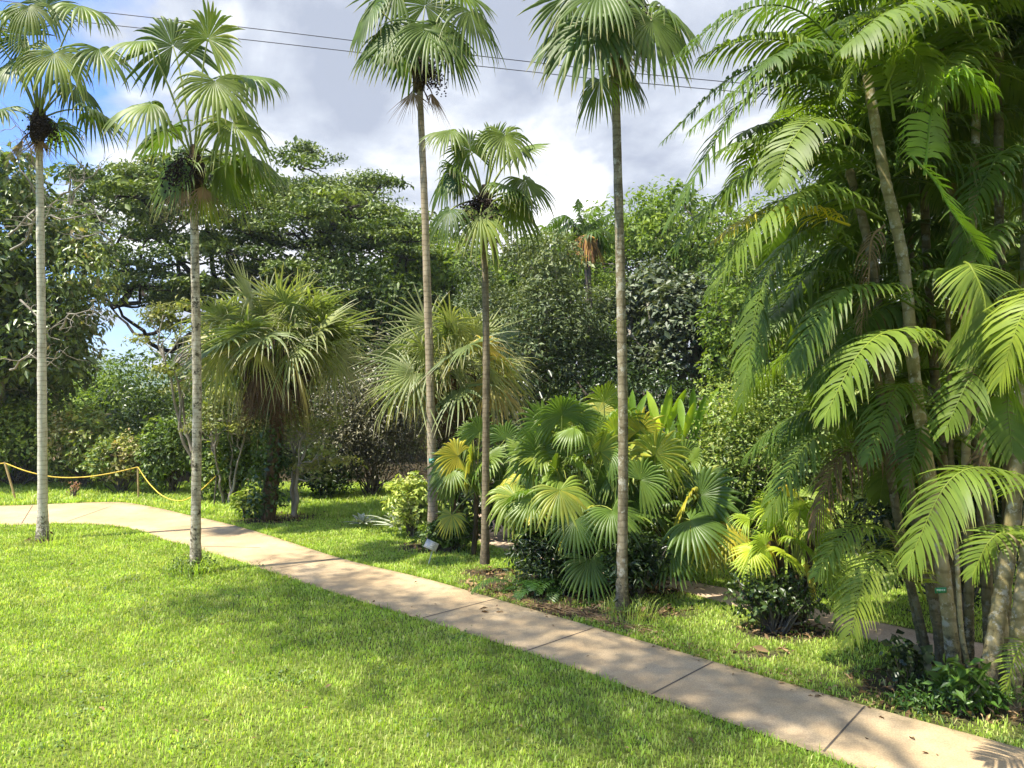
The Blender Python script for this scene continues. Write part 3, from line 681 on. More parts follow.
# ------------------------------------------------------------------ clumps of big round fan leaves
def fan_clump(name, label, c, rx, ry, h, n, R, mat, seed, stems=6, tone=.4, group=None, yell=.06, low=.32, manual=(), nseg=26, joined=.62, droop=.26, base_sp=.35, stem_h=(.3, 1.2), cat='palm', d=None):
    r = np.random.default_rng(seed); root = empty(name, c, label, cat, group)
    sps = []
    for q in range(stems):
        b = c+V(r.uniform(-1, 1)*base_sp*rx, r.uniform(-.6, .6)*base_sp*ry, 0); e = b+V(r.normal(0, .06), r.normal(0, .06), r.uniform(*stem_h))
        tb = MB(); rough_tube(tb, catmull([b, (b+e)/2+r.normal(0, .03, 3), e], 10), .045, 8, .12, seed+q); tb.build('stem', M['fibre'], root, c); sps.append(e)
    for q in range(n):
        u = (q+.5)/n; z = low+(1-low)*u; th = q*2.39996+r.normal(0, .2); qq = math.sqrt(max(0, 1-(max(0, z-.15)/.9)**2))
        k = r.uniform(.6, 1.0)
        dv = V(math.cos(th)*qq, math.sin(th)*qq, 0)
        hub = c + V(dv[0]*rx*k, dv[1]*ry*k, h*z*r.uniform(.82, 1.0))
        s_ = sps[np.argmin([np.linalg.norm((s-hub)[:2]) for s in sps])]
        ax = nz(dv*(.9) + UP*(1.35*z-.55) + r.normal(0, .33, 3))
        nn = UP*.7 + dv*.45 + V(-.1, -.35, 0) + r.normal(0, .34, 3)
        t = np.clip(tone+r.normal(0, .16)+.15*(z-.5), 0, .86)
        if r.uniform() < yell: t = r.uniform(.9, 1.)
        fan_frond(root, c, s_, hub, ax, nn, R*r.uniform(.75, 1.1), mat, tone=t, r=r, nseg=nseg, span=r.uniform(170, 280), joined=joined, droop=droop*r.uniform(.6, 1.7), bend=.3, cup=.1, pr=.009, arch=.12, ragged=.05)
    for (px, py, dd, ang, ay, RR, t) in manual:
        hub = P(px, py, dd); a = math.radians(ang); ax = nz(V(math.cos(a), ay, math.sin(a)))
        s_ = sps[np.argmin([np.linalg.norm((s-hub)[:2]) for s in sps])]
        n0 = V(0, -1, .35) if ang > 0 else V(0, -.6, 1)
        fan_frond(root, c, s_, hub, ax, n0, RR, mat, tone=t, r=r, nseg=nseg, span=250, joined=joined*.85, droop=droop, bend=.15, cup=.08, pr=.009, arch=.08)
    return root
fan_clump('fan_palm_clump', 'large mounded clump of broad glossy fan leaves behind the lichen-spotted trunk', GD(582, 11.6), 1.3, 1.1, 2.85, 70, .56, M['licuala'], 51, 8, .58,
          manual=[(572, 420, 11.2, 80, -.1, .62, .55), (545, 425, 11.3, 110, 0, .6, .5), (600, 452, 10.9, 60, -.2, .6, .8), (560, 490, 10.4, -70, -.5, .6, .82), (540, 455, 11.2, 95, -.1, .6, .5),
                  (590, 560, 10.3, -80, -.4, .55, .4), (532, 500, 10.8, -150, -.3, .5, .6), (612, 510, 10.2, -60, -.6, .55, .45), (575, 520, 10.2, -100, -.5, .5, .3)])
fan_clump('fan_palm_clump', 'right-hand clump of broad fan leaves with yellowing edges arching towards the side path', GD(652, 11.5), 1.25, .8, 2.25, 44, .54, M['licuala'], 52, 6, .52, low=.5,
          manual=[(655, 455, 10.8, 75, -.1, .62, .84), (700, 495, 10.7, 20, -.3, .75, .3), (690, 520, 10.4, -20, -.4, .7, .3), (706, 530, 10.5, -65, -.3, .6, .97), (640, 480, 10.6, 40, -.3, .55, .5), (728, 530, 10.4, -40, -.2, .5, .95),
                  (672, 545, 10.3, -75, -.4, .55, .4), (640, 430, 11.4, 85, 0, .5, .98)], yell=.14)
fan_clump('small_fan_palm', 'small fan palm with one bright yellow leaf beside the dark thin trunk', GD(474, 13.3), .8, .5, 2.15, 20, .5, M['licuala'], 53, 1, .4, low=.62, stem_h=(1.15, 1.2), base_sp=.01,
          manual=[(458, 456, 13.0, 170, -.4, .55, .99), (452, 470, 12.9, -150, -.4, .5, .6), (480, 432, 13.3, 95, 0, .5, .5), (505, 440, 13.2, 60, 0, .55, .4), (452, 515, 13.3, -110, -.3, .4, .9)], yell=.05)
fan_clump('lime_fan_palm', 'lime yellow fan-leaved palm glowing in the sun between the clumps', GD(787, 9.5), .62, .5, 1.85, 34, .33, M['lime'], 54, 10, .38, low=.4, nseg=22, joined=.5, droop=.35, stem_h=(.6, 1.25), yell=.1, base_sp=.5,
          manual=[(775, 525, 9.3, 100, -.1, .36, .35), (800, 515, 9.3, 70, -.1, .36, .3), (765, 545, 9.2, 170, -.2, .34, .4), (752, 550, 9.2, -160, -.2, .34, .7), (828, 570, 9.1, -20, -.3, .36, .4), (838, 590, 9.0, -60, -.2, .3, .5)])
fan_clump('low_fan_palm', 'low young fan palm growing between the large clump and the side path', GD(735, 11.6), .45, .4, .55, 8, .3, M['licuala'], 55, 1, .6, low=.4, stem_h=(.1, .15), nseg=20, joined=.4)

# ------------------------------------------------------------------ feather palm clump on the right
ctr = GD(958, 7.6)
R0 = empty('feather_palm_clump', ctr, 'huge clump of ringed palm canes with arching feather leaves filling the right side', 'palm clump')
canes = [  # (list of (px, py, d)), radius at foot, radius at top, dark
    ([(956, 668, 7.55), (936, 520, 7.5), (916, 390, 7.5), (904, 265, 7.5), (884, 170, 7.5), (868, 75, 7.5)], .082, .058, 0),
    ([(983, 700, 7.15), (998, 610, 7.2), (1012, 520, 7.25), (1022, 400, 7.3), (1030, 200, 7.4), (1035, 0, 7.5)], .095, .07, 0),
    ([(1010, 715, 6.95), (1018, 620, 7.0), (1030, 520, 7.1), (1050, 300, 7.2), (1075, 0, 7.3)], .085, .065, 0),
    ([(968, 655, 7.9), (968, 560, 7.9), (966, 430, 7.9), (972, 250, 7.9), (980, 40, 8.0)], .06, .05, 0),
    ([(945, 660, 8.0), (925, 560, 8.0), (905, 470, 8.0), (886, 360, 8.1), (870, 250, 8.2), (850, 170, 8.3)], .07, .055, 1),
    ([(925, 650, 8.3), (905, 560, 8.3), (888, 460, 8.4), (878, 380, 8.4), (862, 300, 8.5)], .06, .05, 1),
    ([(990, 680, 7.7), (985, 560, 7.8), (975, 420, 7.9), (960, 260, 8.0), (945, 120, 8.1), (940, -30, 8.2)], .07, .055, 1),
    ([(1002, 690, 7.5), (1006, 560, 7.6), (1008, 420, 7.7), (1000, 240, 7.8), (1000, 50, 7.9)], .065, .055, 1),
    ([(955, 650, 8.4), (948, 520, 8.5), (935, 380, 8.6), (925, 200, 8.7), (925, 20, 8.8)], .065, .055, 1),
    ([(1030, 690, 7.8), (1040, 520, 7.9), (1045, 300, 8.0), (1050, 50, 8.1)], .07, .055, 1),
    ([(940, 640, 8.8), (922, 480, 9.0), (915, 330, 9.1), (905, 150, 9.2), (900, -40, 9.3)], .06, .05, 1),
    ([(930, 655, 8.1), (915, 600, 8.1), (902, 560, 8.1), (885, 520, 8.1)], .045, .035, 1),
    ([(960, 672, 7.9), (955, 560, 7.9), (950, 430, 8.0), (948, 300, 8.0)], .035, .03, 1),
    ([(1015, 700, 7.3), (1000, 600, 7.4), (988, 500, 7.5), (980, 420, 7.5)], .045, .04, 0),
    ([(938, 650, 8.0), (930, 560, 8.0), (925, 480, 8.0), (921, 400, 8.0)], .035, .03, 1),
    ([(975, 690, 7.3), (962, 640, 7.3), (958, 590, 7.3), (955, 520, 7.3)], .03, .025, 0)]
cane_tops = []
for k, (pl, r0, r1, dk) in enumerate(canes):
    pts = np.array([P(*p) for p in pl]); pts[0, 2] = -.03
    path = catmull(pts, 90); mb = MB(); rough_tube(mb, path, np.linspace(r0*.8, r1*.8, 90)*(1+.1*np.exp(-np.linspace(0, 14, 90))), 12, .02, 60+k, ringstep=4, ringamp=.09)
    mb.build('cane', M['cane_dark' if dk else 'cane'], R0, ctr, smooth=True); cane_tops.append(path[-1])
cr = np.random.default_rng(61)
def frond3(p, Lf=.5, wf=.024, pairs=36, tone=.45, mat='pinnate', droop=.7, twist=0., sweep=.45, updir=.24, s0=.12, jit=.1, parent=R0, base=ctr, n=22, **kw):
    pts = catmull([P(*q) for q in p], n); mb = MB()
    if mat != 'deadfrond': pairs = int(pairs*1.4); wf *= .6; tone = min(1, tone+.13)
    feather(mb, pts, Lf, wf, pairs, tone, droop*.66, sweep, s0, cr, updir, twist, jit=jit, **kw)
    return mb.build('frond', M[mat], parent, base)
# hand placed from the photograph: points (px, py, distance) from stem to tip
frond3([(1000, 75, 7.3), (950, 15, 6.9), (895, 8, 6.6), (842, 48, 6.4)], .62, .034, 36, .5, droop=1.0, updir=0)
frond3([(865, 75, 7.8), (800, 10, 7.6), (735, 12, 7.5), (668, 62, 7.4)], .5, .025, 40, .15, droop=.9)
frond3([(868, 90, 7.9), (800, 65, 7.8), (735, 75, 7.7), (664, 140, 7.6)], .45, .025, 40, .12, droop=.8)
frond3([(866, 90, 7.4), (800, 60, 7.2), (760, 72, 7.1), (690, 130, 7.0)], .5, .028, 36, .35, droop=.9)
frond3([(868, 140, 7.0), (820, 118, 6.7), (790, 145, 6.6), (778, 185, 6.5)], .42, .026, 26, .62, droop=.7, twist=-.5)
frond3([(868, 110, 7.3), (800, 80, 7.1), (740, 105, 7.0), (668, 225, 6.9)], .5, .028, 40, .3, droop=.9)
frond3([(880, 180, 7.4), (820, 150, 7.1), (750, 170, 7.0), (672, 250, 6.9)], .52, .03, 40, .32, droop=.9)
frond3([(885, 220, 7.3), (820, 190, 7.0), (765, 215, 6.8), (712, 290, 6.7)], .55, .03, 38, .55, droop=.95)
frond3([(850, 225, 7.6), (800, 208, 7.3), (760, 212, 7.1), (716, 240, 6.95)], .4, .022, 34, .5, 'yellowfrond', droop=.8)
frond3([(920, 310, 7.3), (870, 285, 7.0), (825, 305, 6.9), (795, 370, 6.8)], .5, .026, 34, .35, droop=.9)
frond3([(945, 350, 7.0), (900, 330, 6.7), (862, 350, 6.5), (825, 415, 6.4)], .52, .028, 34, .6, droop=.9)
frond3([(965, 262, 6.6), (972, 268, 6.4), (985, 300, 6.3), (987, 352, 6.25)], .55, .021, 34, .72, droop=.5, sweep=.7, updir=-.1)
frond3([(1040, 340, 6.8), (1000, 355, 6.5), (975, 370, 6.4), (945, 430, 6.3)], .46, .024, 30, .45, droop=.8)
frond3([(1040, 350, 6.6), (1015, 360, 6.3), (1008, 400, 6.25), (1012, 450, 6.2)], .5, .028, 28, .4, droop=.8, twist=.4)
frond3([(912, 155, 6.8), (935, 180, 6.7), (955, 215, 6.6), (988, 255, 6.5)], .34, .02, 26, .85, 'freshfrond', droop=.25, sweep=.6)
frond3([(925, 175, 7.0), (935, 100, 6.9), (958, 72, 6.8), (995, 92, 6.7)], .55, .028, 30, .8, 'freshfrond', droop=1.1)
frond3([(1060, 500, 6.0), (1000, 470, 5.75), (950, 480, 5.65), (908, 562, 5.6)], .5, .021, 46, .55, droop=.75, updir=.05)
frond3([(1050, 530, 6.4), (1015, 530, 6.35), (990, 540, 6.3), (972, 575, 6.3)], .36, .02, 28, .6, droop=.6)
frond3([(925, 600, 7.6), (900, 555, 7.4), (870, 565, 7.2), (848, 640, 7.1)], .46, .021, 32, .85, droop=.8)
frond3([(920, 560, 7.9), (885, 530, 7.7), (850, 530, 7.6), (815, 575, 7.5)], .42, .02, 32, .75, droop=.7)
frond3([(880, 470, 8.2), (840, 440, 8.0), (805, 445, 7.9), (768, 515, 7.8)], .5, .025, 34, .45, droop=.9)
frond3([(870, 260, 8.0), (810, 230, 7.8), (765, 280, 7.7), (742, 400, 7.6)], .48, .028, 36, .4, droop=1.0)
frond3([(880, 300, 8.3), (820, 270, 8.2), (780, 310, 8.1), (748, 380, 8.0)], .5, .028, 34, .5, droop=1.0)
frond3([(895, 120, 6.9), (885, 60, 6.8), (865, 50, 6.8), (842, 95, 6.8)], .38, .026, 24, .55, droop=.9)
frond3([(885, 90, 6.8), (905, 48, 6.7), (920, 55, 6.7), (930, 90, 6.7)], .36, .026, 24, .6, droop=.8)
frond3([(930, 420, 7.5), (905, 385, 7.3), (890, 400, 7.2), (868, 460, 7.1)], .4, .022, 26, .4, droop=.9)
frond3([(975, 450, 7.6), (930, 420, 7.5), (915, 450, 7.4), (905, 505, 7.4)], .4, .022, 26, .25, droop=.7)
frond3([(1055, 660, 6.5), (1030, 640, 6.4), (1015, 655, 6.35), (1005, 690, 6.35)], .22, .012, 20, .7, droop=.4)
frond3([(1060, 300, 6.3), (1040, 290, 6.1), (1020, 320, 6.0), (1000, 380, 6.0)], .5, .024, 30, .8, droop=.9)
frond3([(1040, 240, 7.2), (1000, 225, 7.0), (975, 260, 6.9), (960, 300, 6.9)], .4, .024, 30, .3, droop=.8)
frond3([(1045, 180, 7.4), (1010, 150, 7.2), (985, 180, 7.1), (955, 260, 7.1)], .45, .026, 30, .2, droop=.8)
# dead leaf hanging
frond3([(905, 470, 8.6), (870, 440, 8.4), (835, 465, 8.3), (812, 530, 8.3)], .5, .016, 40, .3, 'deadfrond', droop=1.3)
frond3([(885, 225, 7.6), (872, 240, 7.5), (868, 290, 7.5), (860, 330, 7.5)], .3, .008, 24, .6, 'deadfrond', droop=1.3)
frond3([(985, 440, 7.5), (975, 480, 7.4), (968, 500, 7.4), (962, 520, 7.4)], .2, .012, 12, .5, 'deadfrond', droop=1.)
# filling fronds from every cane top and from suckers
def rand_frond(s_, az, el, L, g=.9, **kw):
    pts = [s_]; dv = nz(V(math.cos(az), math.sin(az), math.tan(el)))
    for q in range(18):
        dv = nz(dv - UP*g*.075); pts.append(pts[-1]+dv*L/18)
    mb = MB(); feather(mb, np.array(pts), r=cr, **kw)
    return mb.build('frond', M['pinnate'], R0, ctr)
tops = [c for c in cane_tops if c[2] > 3.5]
for k, s_ in enumerate(tops):
    for q in range(8):
        az = q/8*2*PI + k*1.3 + cr.uniform(-.3, .3)
        if math.sin(az) < -.75: az += 1.0
        rand_frond(s_+V(0, .1, -.1), az, cr.uniform(.3, 1.0), cr.uniform(2.0, 2.7)*(.8 if math.cos(az) < -.3 else 1), g=1.2, Lf=.5, wf=.0155, pairs=56, tone=cr.uniform(.15, .8), droop=.55, updir=.15)
for k in range(62):   # mid-height fronds inside the clump
    s_ = P(cr.uniform(880, 1030), cr.uniform(40, 470), cr.uniform(7.7, 9.2))
    rand_frond(s_, cr.uniform(-.2, PI+.2), cr.uniform(.2, .9), cr.uniform(1.5, 2.3), g=1.4, Lf=.45, wf=.015, pairs=50, tone=cr.uniform(.1, .7), droop=.65, updir=.15)
# cane tag
tg = MB(); c = P(940, 590, 7.40)
def box(mb, c, sx, sy, sz, mat=0, rot=0.):
    v = np.array([[x, y, z] for x in (-1, 1) for y in (-1, 1) for z in (-1, 1)], float)*[sx/2, sy/2, sz/2]
    if rot: ca, sa = math.cos(rot), math.sin(rot); v = v@np.array([[ca, 0, sa], [0, 1, 0], [-sa, 0, ca]])
    mb.add(v+c, [[0, 1, 3, 2], [4, 6, 7, 5], [0, 4, 5, 1], [2, 3, 7, 6], [0, 2, 6, 4], [1, 5, 7, 3]], mat=mat)
M['tag_green'] = plain('green_plastic', (.02, .22, .09), .35); M['tag_text'] = plain('pale_print', (.45, .6, .5), .5)
M['white_sign'] = plain('white_sign', (.42, .41, .36), .6); M['sign_grey'] = plain('sign_print', (.42, .45, .42), .5)
M['steel'] = plain('sign_steel', (.4, .41, .4), .4, .3)
box(tg, c, .115, .006, .055, 0, .05)
for k in range(5): box(tg, c+V(-.036+k*.018, -.0045, .003), .011, .002, .018, 1, .05)
tag(tg.build('plant_tag', [M['tag_green'], M['tag_text']]), 'small green name tag fixed to the leaning ringed cane of the right clump', 'tag')
tg = MB(); c = P(432, 461, 14.27)
box(tg, c, .12, .01, .09); box(tg, c+V(0, -.008, .01), .08, .003, .012, 1); box(tg, c+V(0, -.008, -.015), .08, .003, .012, 1)
tag(tg.build('plant_tag', [plain('teal_plastic', (.03, .25, .2), .4), M['tag_text']]), 'small teal name tag on the tallest tan palm trunk', 'tag')
# leaning white plant sign
sb = G(428, 566); S = empty('plant_sign', sb, 'small white plant sign on a leaning stake beside the path', 'sign')
mb = MB(); tube(mb, np.array([sb, sb+V(.06, 0, .2), sb+V(.1, -.02, .34)]), .012, 6); mb.build('stake', M['steel'], S, sb)
mb = MB(); c = sb+V(.06, -.03, .36); ca = .45
v = np.array([[x, y, z] for x in (-.11, .11) for y in (-.006, .006) for z in (-.075, .075)])
Rx = np.array([[1, 0, 0], [0, math.cos(-.6), -math.sin(-.6)], [0, math.sin(-.6), math.cos(-.6)]]); Ry = np.array([[math.cos(.42), 0, math.sin(.42)], [0, 1, 0], [-math.sin(.42), 0, math.cos(.42)]])
mb.add(v@Rx.T@Ry.T+c, [[0, 1, 3, 2], [4, 6, 7, 5], [0, 4, 5, 1], [2, 3, 7, 6], [0, 2, 6, 4], [1, 5, 7, 3]])
pl_ = mb.build('sign_plate', M['white_sign'], S, sb)
lb = MB()
for k in range(4):
    w = [.14, .16, .1, .15][k]; v = np.array([[x, y, z] for x in (-w/2, w/2) for y in (-.0095, -.0085) for z in (-.006, .006)])+V(0, 0, .06-.035*k)
    lb.add(v@Rx.T@Ry.T+c, [[0, 1, 3, 2], [4, 6, 7, 5], [0, 4, 5, 1], [2, 3, 7, 6], [0, 2, 6, 4], [1, 5, 7, 3]])
lb.build('print', M['sign_grey'], pl_, sb)

# ------------------------------------------------------------------ undergrowth near the path
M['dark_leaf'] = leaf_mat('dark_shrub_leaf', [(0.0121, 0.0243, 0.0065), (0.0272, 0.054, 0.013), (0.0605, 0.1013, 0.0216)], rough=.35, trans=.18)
M['shrub'] = leaf_mat('shrub_leaf', [(.05, .09, .018), (.10, .17, .035), (.19, .27, .06), (.30, .35, .11)], rough=.42, trans=.32)
M['croton'] = leaf_mat('croton_leaf', [(.07, .13, .03), (.17, .24, .06), (.30, .32, .13), (.38, .28, .18)], rough=.4, trans=.3)
M['pale_shrub'] = leaf_mat('cream_leaf', [(0.1814, 0.27, 0.054), (0.4536, 0.513, 0.1512), (0.6, 0.6, 0.324)], rough=.45, trans=.35)
M['silver'] = leaf_mat('silver_leaf', [(0.0454, 0.0513, 0.0324), (0.1058, 0.108, 0.0702), (0.2268, 0.2228, 0.1512)], rough=.42, trans=.12, spec=.5)
M['fern'] = leaf_mat('fern_leaf', [(0.0227, 0.0675, 0.013), (0.0605, 0.135, 0.0216), (0.121, 0.216, 0.0324)], rough=.4, trans=.25)
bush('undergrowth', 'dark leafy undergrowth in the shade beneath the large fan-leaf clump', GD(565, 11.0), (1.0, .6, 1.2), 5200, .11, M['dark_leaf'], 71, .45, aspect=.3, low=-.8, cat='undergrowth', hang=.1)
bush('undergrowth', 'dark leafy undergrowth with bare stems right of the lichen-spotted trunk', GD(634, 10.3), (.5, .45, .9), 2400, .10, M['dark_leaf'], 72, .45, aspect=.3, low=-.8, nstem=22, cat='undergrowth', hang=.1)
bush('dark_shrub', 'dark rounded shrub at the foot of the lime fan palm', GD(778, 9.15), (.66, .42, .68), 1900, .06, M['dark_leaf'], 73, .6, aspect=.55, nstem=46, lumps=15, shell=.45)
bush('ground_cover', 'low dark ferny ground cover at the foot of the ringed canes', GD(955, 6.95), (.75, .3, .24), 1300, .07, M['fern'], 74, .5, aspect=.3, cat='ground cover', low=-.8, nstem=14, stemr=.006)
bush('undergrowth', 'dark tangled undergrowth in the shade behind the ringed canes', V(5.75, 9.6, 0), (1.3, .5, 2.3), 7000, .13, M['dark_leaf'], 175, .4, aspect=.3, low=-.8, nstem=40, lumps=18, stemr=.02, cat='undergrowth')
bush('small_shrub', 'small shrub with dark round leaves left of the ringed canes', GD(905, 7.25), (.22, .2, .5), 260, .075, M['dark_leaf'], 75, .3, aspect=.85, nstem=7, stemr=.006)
bush('small_shrub', 'leafy sapling with whorled leaves in front of the ringed canes', GD(962, 6.85), (.35, .2, .42), 240, .12, M['fern'], 76, .6, aspect=.4, nstem=9, stemr=.006)
bush('small_shrub', 'cream-leaved variegated shrub left of the tallest tan palm trunk', GD(411, 14.9), (.5, .4, 1.1), 2300, .10, M['pale_shrub'], 77, .25, aspect=.5, nstem=8)
bush('small_shrub', 'low dark green plants around the small white sign', GD(448, 13.6), (.65, .35, .55), 1500, .11, M['shrub'], 78, .15, aspect=.4, nstem=6, low=-.8)
def rosette(name, label, c, n, L, w, mat, seed, tone=.5, el=(.2, 1.2), cat='plant'):
    r = np.random.default_rng(seed); root = empty(name, c, label, cat); mb = MB()
    for q in range(n):
        a = q*2.4; e = r.uniform(*el); dv = V(math.cos(a)*math.cos(e), math.sin(a)*math.cos(e), math.sin(e)); l = L*r.uniform(.7, 1.1)
        p = bez(c, c+dv*l*.6, c+dv*l*V(1.1, 1.1, .75)-UP*.08*l, 7); sd = nz(np.cross(dv, UP)+1e-3); ww = np.array([.5, .9, 1, 1, .8, .5, .03])[:, None]*w
        nn = nz(np.cross(sd, dv))
        v = np.stack([p-sd*ww+nn*ww*.35, p, p+sd*ww+nn*ww*.35], 1).reshape(-1, 3); i = np.arange(6)[:, None]*3
        f = np.concatenate([i+np.array([[0, 1, 4, 3]]), i+np.array([[1, 2, 5, 4]])])
        mb.add(v, f, np.clip(tone+r.normal(0, .15), 0, 1), np.repeat(np.linspace(0, 1, 7), 3))
    mb.build('leaves', mat, root, c); return root
rosette('agave', 'silvery spiky rosette plant left of the cream-leaved shrub', GD(398, 15.3)+UP*.12, 26, .7, .045, plain_ := leaf_mat('agave_leaf', [(.2, .25, .2), (.42, .46, .4)], rough=.5, trans=.1), 81, .6)
rosette('agave', 'low silvery plants at the foot of the dark grey-green bush', GD(362, 16.0)+UP*.05, 22, .45, .04, plain_, 82, .3)
# cycad-like fronds at the foot of the clump
fr = np.random.default_rng(83)
fc = GD(548, 10.75); fe = empty('fern', fc, 'dark arching ferns at the foot of the large fan-leaf clump', 'fern')
for q in range(17):
    s_ = fc+V(fr.uniform(-.5, .35), fr.uniform(-.1, .25), .05); a = fr.uniform(-PI, 0) if q % 4 else fr.uniform(0, PI); dv = nz(V(math.cos(a)*1.1, math.sin(a)*.6, fr.uniform(.5, 1.3)))
    L = fr.uniform(.6, .9); pts = [s_]
    for k in range(12): dv = nz(dv-UP*.16); pts.append(pts[-1]+dv*L/12)
    mb = MB(); feather(mb, np.array(pts), .16, .009, 22, fr.uniform(.0, .5), .25, .3, .2, fr, .1, petr=.006); mb.build('frond', M['fern'], fe, fc)
# sticks and dry litter along the path edge
lr = np.random.default_rng(84); mb = MB()
for q in range(170):
    t = lr.uniform(); px = 500+150*t; py = 597+ (636-597)*t; c = G(px, py)+V(lr.normal(0, .04), .12+lr.normal(0, .09), .02)
    d = nz(V(.75, -.6, 0)+lr.normal(0, .25, 3)*V(1, 1, .1)); l = lr.uniform(.1, .5)
    tube(mb, bez(c-d*l/2, c+UP*lr.uniform(0, .03)+lr.normal(0, .02, 3)*V(1, 1, 0), c+d*l/2, 4), lr.uniform(.002, .006), 4, tone=lr.uniform(0, 1))
for q in range(500):
    t = lr.uniform(); px = 500+400*t**1.6; py = 597+(716-597)*t**1.6; c = G(px, py)+V(lr.normal(0, .1), .14+lr.normal(0, .12), .02)
    leaves(mb, c[None], UP[None]+lr.normal(0, .4, (1, 3)), .05, lr.uniform(0, 1, 1), lr, .5)
PCH = lr.choice(14, size=2200, p=np.array([6, 5, 2, 4, 3, .4, .4, 1, .7, 1.2, 1, 1, 3, .3])/29.0)
PP = np.vstack([pa, pb[::-1]])[::4]
for q in range(2200):
    cx_, cy_, rx_, ry_ = PATCH[PCH[q]] if q >= 0 else PATCH[lr.choice(14, p=np.array([6, 5, 2, 4, 3, .4, .4, 1, .7, 1.2, 1, 1, 3, 1.5])/30.2)]; a = lr.uniform(0, 2*PI); k = math.sqrt(lr.uniform())*1.05
    c = V(cx_+math.cos(a)*rx_*k, cy_+math.sin(a)*ry_*k, lr.uniform(.015, .06))
    if lr.uniform() < .9 and inpoly(np.array([c[0]]), np.array([c[1]]), np.vstack([p2n, p2f[::-1]]))[0]: continue
    if lr.uniform() < .93 and inpoly(np.array([c[0]]), np.array([c[1]]), PP)[0]: continue
    leaves(mb, c[None], UP[None]+lr.normal(0, .5, (1, 3)), lr.uniform(.04, .13), lr.uniform(0, 1, 1), lr, lr.uniform(.15, .5))
for q in range(110):
    y = lr.uniform(6, 14); x = lr.uniform(-.6, .6)*y; c = V(x, y, .03+(.0 if True else 0))
    if not inpoly(np.array([x]), np.array([y]), np.vstack([pa, pb[::-1]]))[0]: c[2] = .05
    leaves(mb, c[None], UP[None]+lr.normal(0, .3, (1, 3)), lr.uniform(.03, .08), lr.uniform(0, 1, 1), lr, .4)
tag(mb.build('fallen_litter', M['deadfrond']), 'dry sticks and fallen leaves along the far edge of the path', 'litter', kind='stuff')

# heliconia-like paddles
hm = leaf_mat('paddle_leaf', [(.08, .17, .02), (.2, .34, .03), (.36, .45, .05)], rough=.4, trans=.45)
def paddles(name, label, c, n, seed, sp, H, L=1.1, W=.17, mat=hm, cat='plant'):
    r = np.random.default_rng(seed); root = empty(name, c, label, cat)
    for q in range(n):
        b = c+V(r.uniform(-sp, sp), r.uniform(-.5, .5), 0); h = H*r.uniform(.6, .85); lean = V(r.normal(0, .22), r.normal(0, .15), 1); m_ = b+lean*h
        l = L*r.uniform(.75, 1.15); dv = nz(V(r.normal(0, .45), r.normal(-.1, .3), r.uniform(.4, 1.5))); p = bez(m_, m_+dv*l*.6, m_+dv*l+V(0, 0, -.12*l), 9)
        sd = nz(np.cross(dv, V(0, -1, .3))+1e-3); nn = nz(np.cross(sd, dv)); ww = (np.array([.12, .55, .85, 1, 1, .9, .7, .4, .02])*W)[:, None]
        v = np.stack([p-sd*ww+nn*ww*.3, p, p+sd*ww+nn*ww*.3], 1).reshape(-1, 3); i = np.arange(8)[:, None]*3
        mb = MB(); mb.add(v, np.concatenate([i+np.array([[0, 1, 4, 3]]), i+np.array([[1, 2, 5, 4]])]), np.clip(r.normal(.55, .3), 0, 1), np.repeat(np.linspace(0, 1, 9), 3))
        tube(mb, bez(b, (b+m_)/2, m_, 6), np.linspace(.03, .012, 6), 6, tone=.4); mb.build('leaf', mat, root, c)
paddles('paddle_leaf_plant', 'tall bright green paddle-leaved plants behind the right-hand fan-leaf clump', GD(668, 14.3), 44, 85, .85, 2.75, .95, .07)
paddles('paddle_leaf_plant', 'dark glossy broad-leaved plant beneath the far side of the lime palm', GD(720, 12.8), 12, 86, .7, .9, .6, .08, M['dark_leaf'])
# ------------------------------------------------------------------ rope fence
M['rope'] = plain('yellow_rope', (.62, .46, .06), .6); M['wood_post'] = bark_mat('post_wood', (.3, .22, .1), (.42, .32, .15), (.5, .4, .2), 8)
pq = [((5, 462, 19.4), (17, 503, 19.4), 'yellowish leaning wooden post at the left end of the rope fence'), ((138, 467, 19.8), (139, 499, 19.8), 'short upright wooden post where the two rope spans meet'),
      ((217, 474, 18.6), (214, 508, 18.6), 'thin grey stake behind the speckled palm trunk at the right end of the rope')]
for k, (t_, b_, lb_) in enumerate(pq):
    T = P(*t_); B = P(*b_); B[2] = -.02; mb = MB(); rough_tube(mb, np.linspace(B, T, 8), .026 if k < 2 else .018, 8, .05, k, tone=.5)
    mb.add(np.array([T+V(math.cos(a), math.sin(a), 0)*.026 for a in np.arange(6)*PI/3]), [[0, 1, 2, 3], [0, 3, 4, 5]])
    o = mb.build('fence_post', M['wood_post'] if k < 2 else M['bark'], None, None, True); tag(o, lb_, 'post', 'posts of the yellow rope fence')
rp = MB(); r_ = .016
tube(rp, catmull([P(-160, 445, 19.6), P(-70, 470, 19.6), P(5, 463, 19.4)], 14), r_, 6)
tube(rp, catmull([P(5, 463, 19.4), P(28, 471.5, 19.4), P(55, 477, 19.5), P(84, 477, 19.6), P(112, 473, 19.7), P(138, 467, 19.78)], 26), r_, 6)
tube(rp, catmull([P(138, 467, 19.78), P(150, 484, 19.5), P(165, 497, 19.2), P(183, 500.5, 18.9), P(200, 491, 18.7), P(216, 476, 18.6)], 26), r_*.9, 6)
tag(rp.build('fence_rope', M['rope'], smooth=True), 'sagging yellow rope strung between the low posts by the far bend', 'rope')

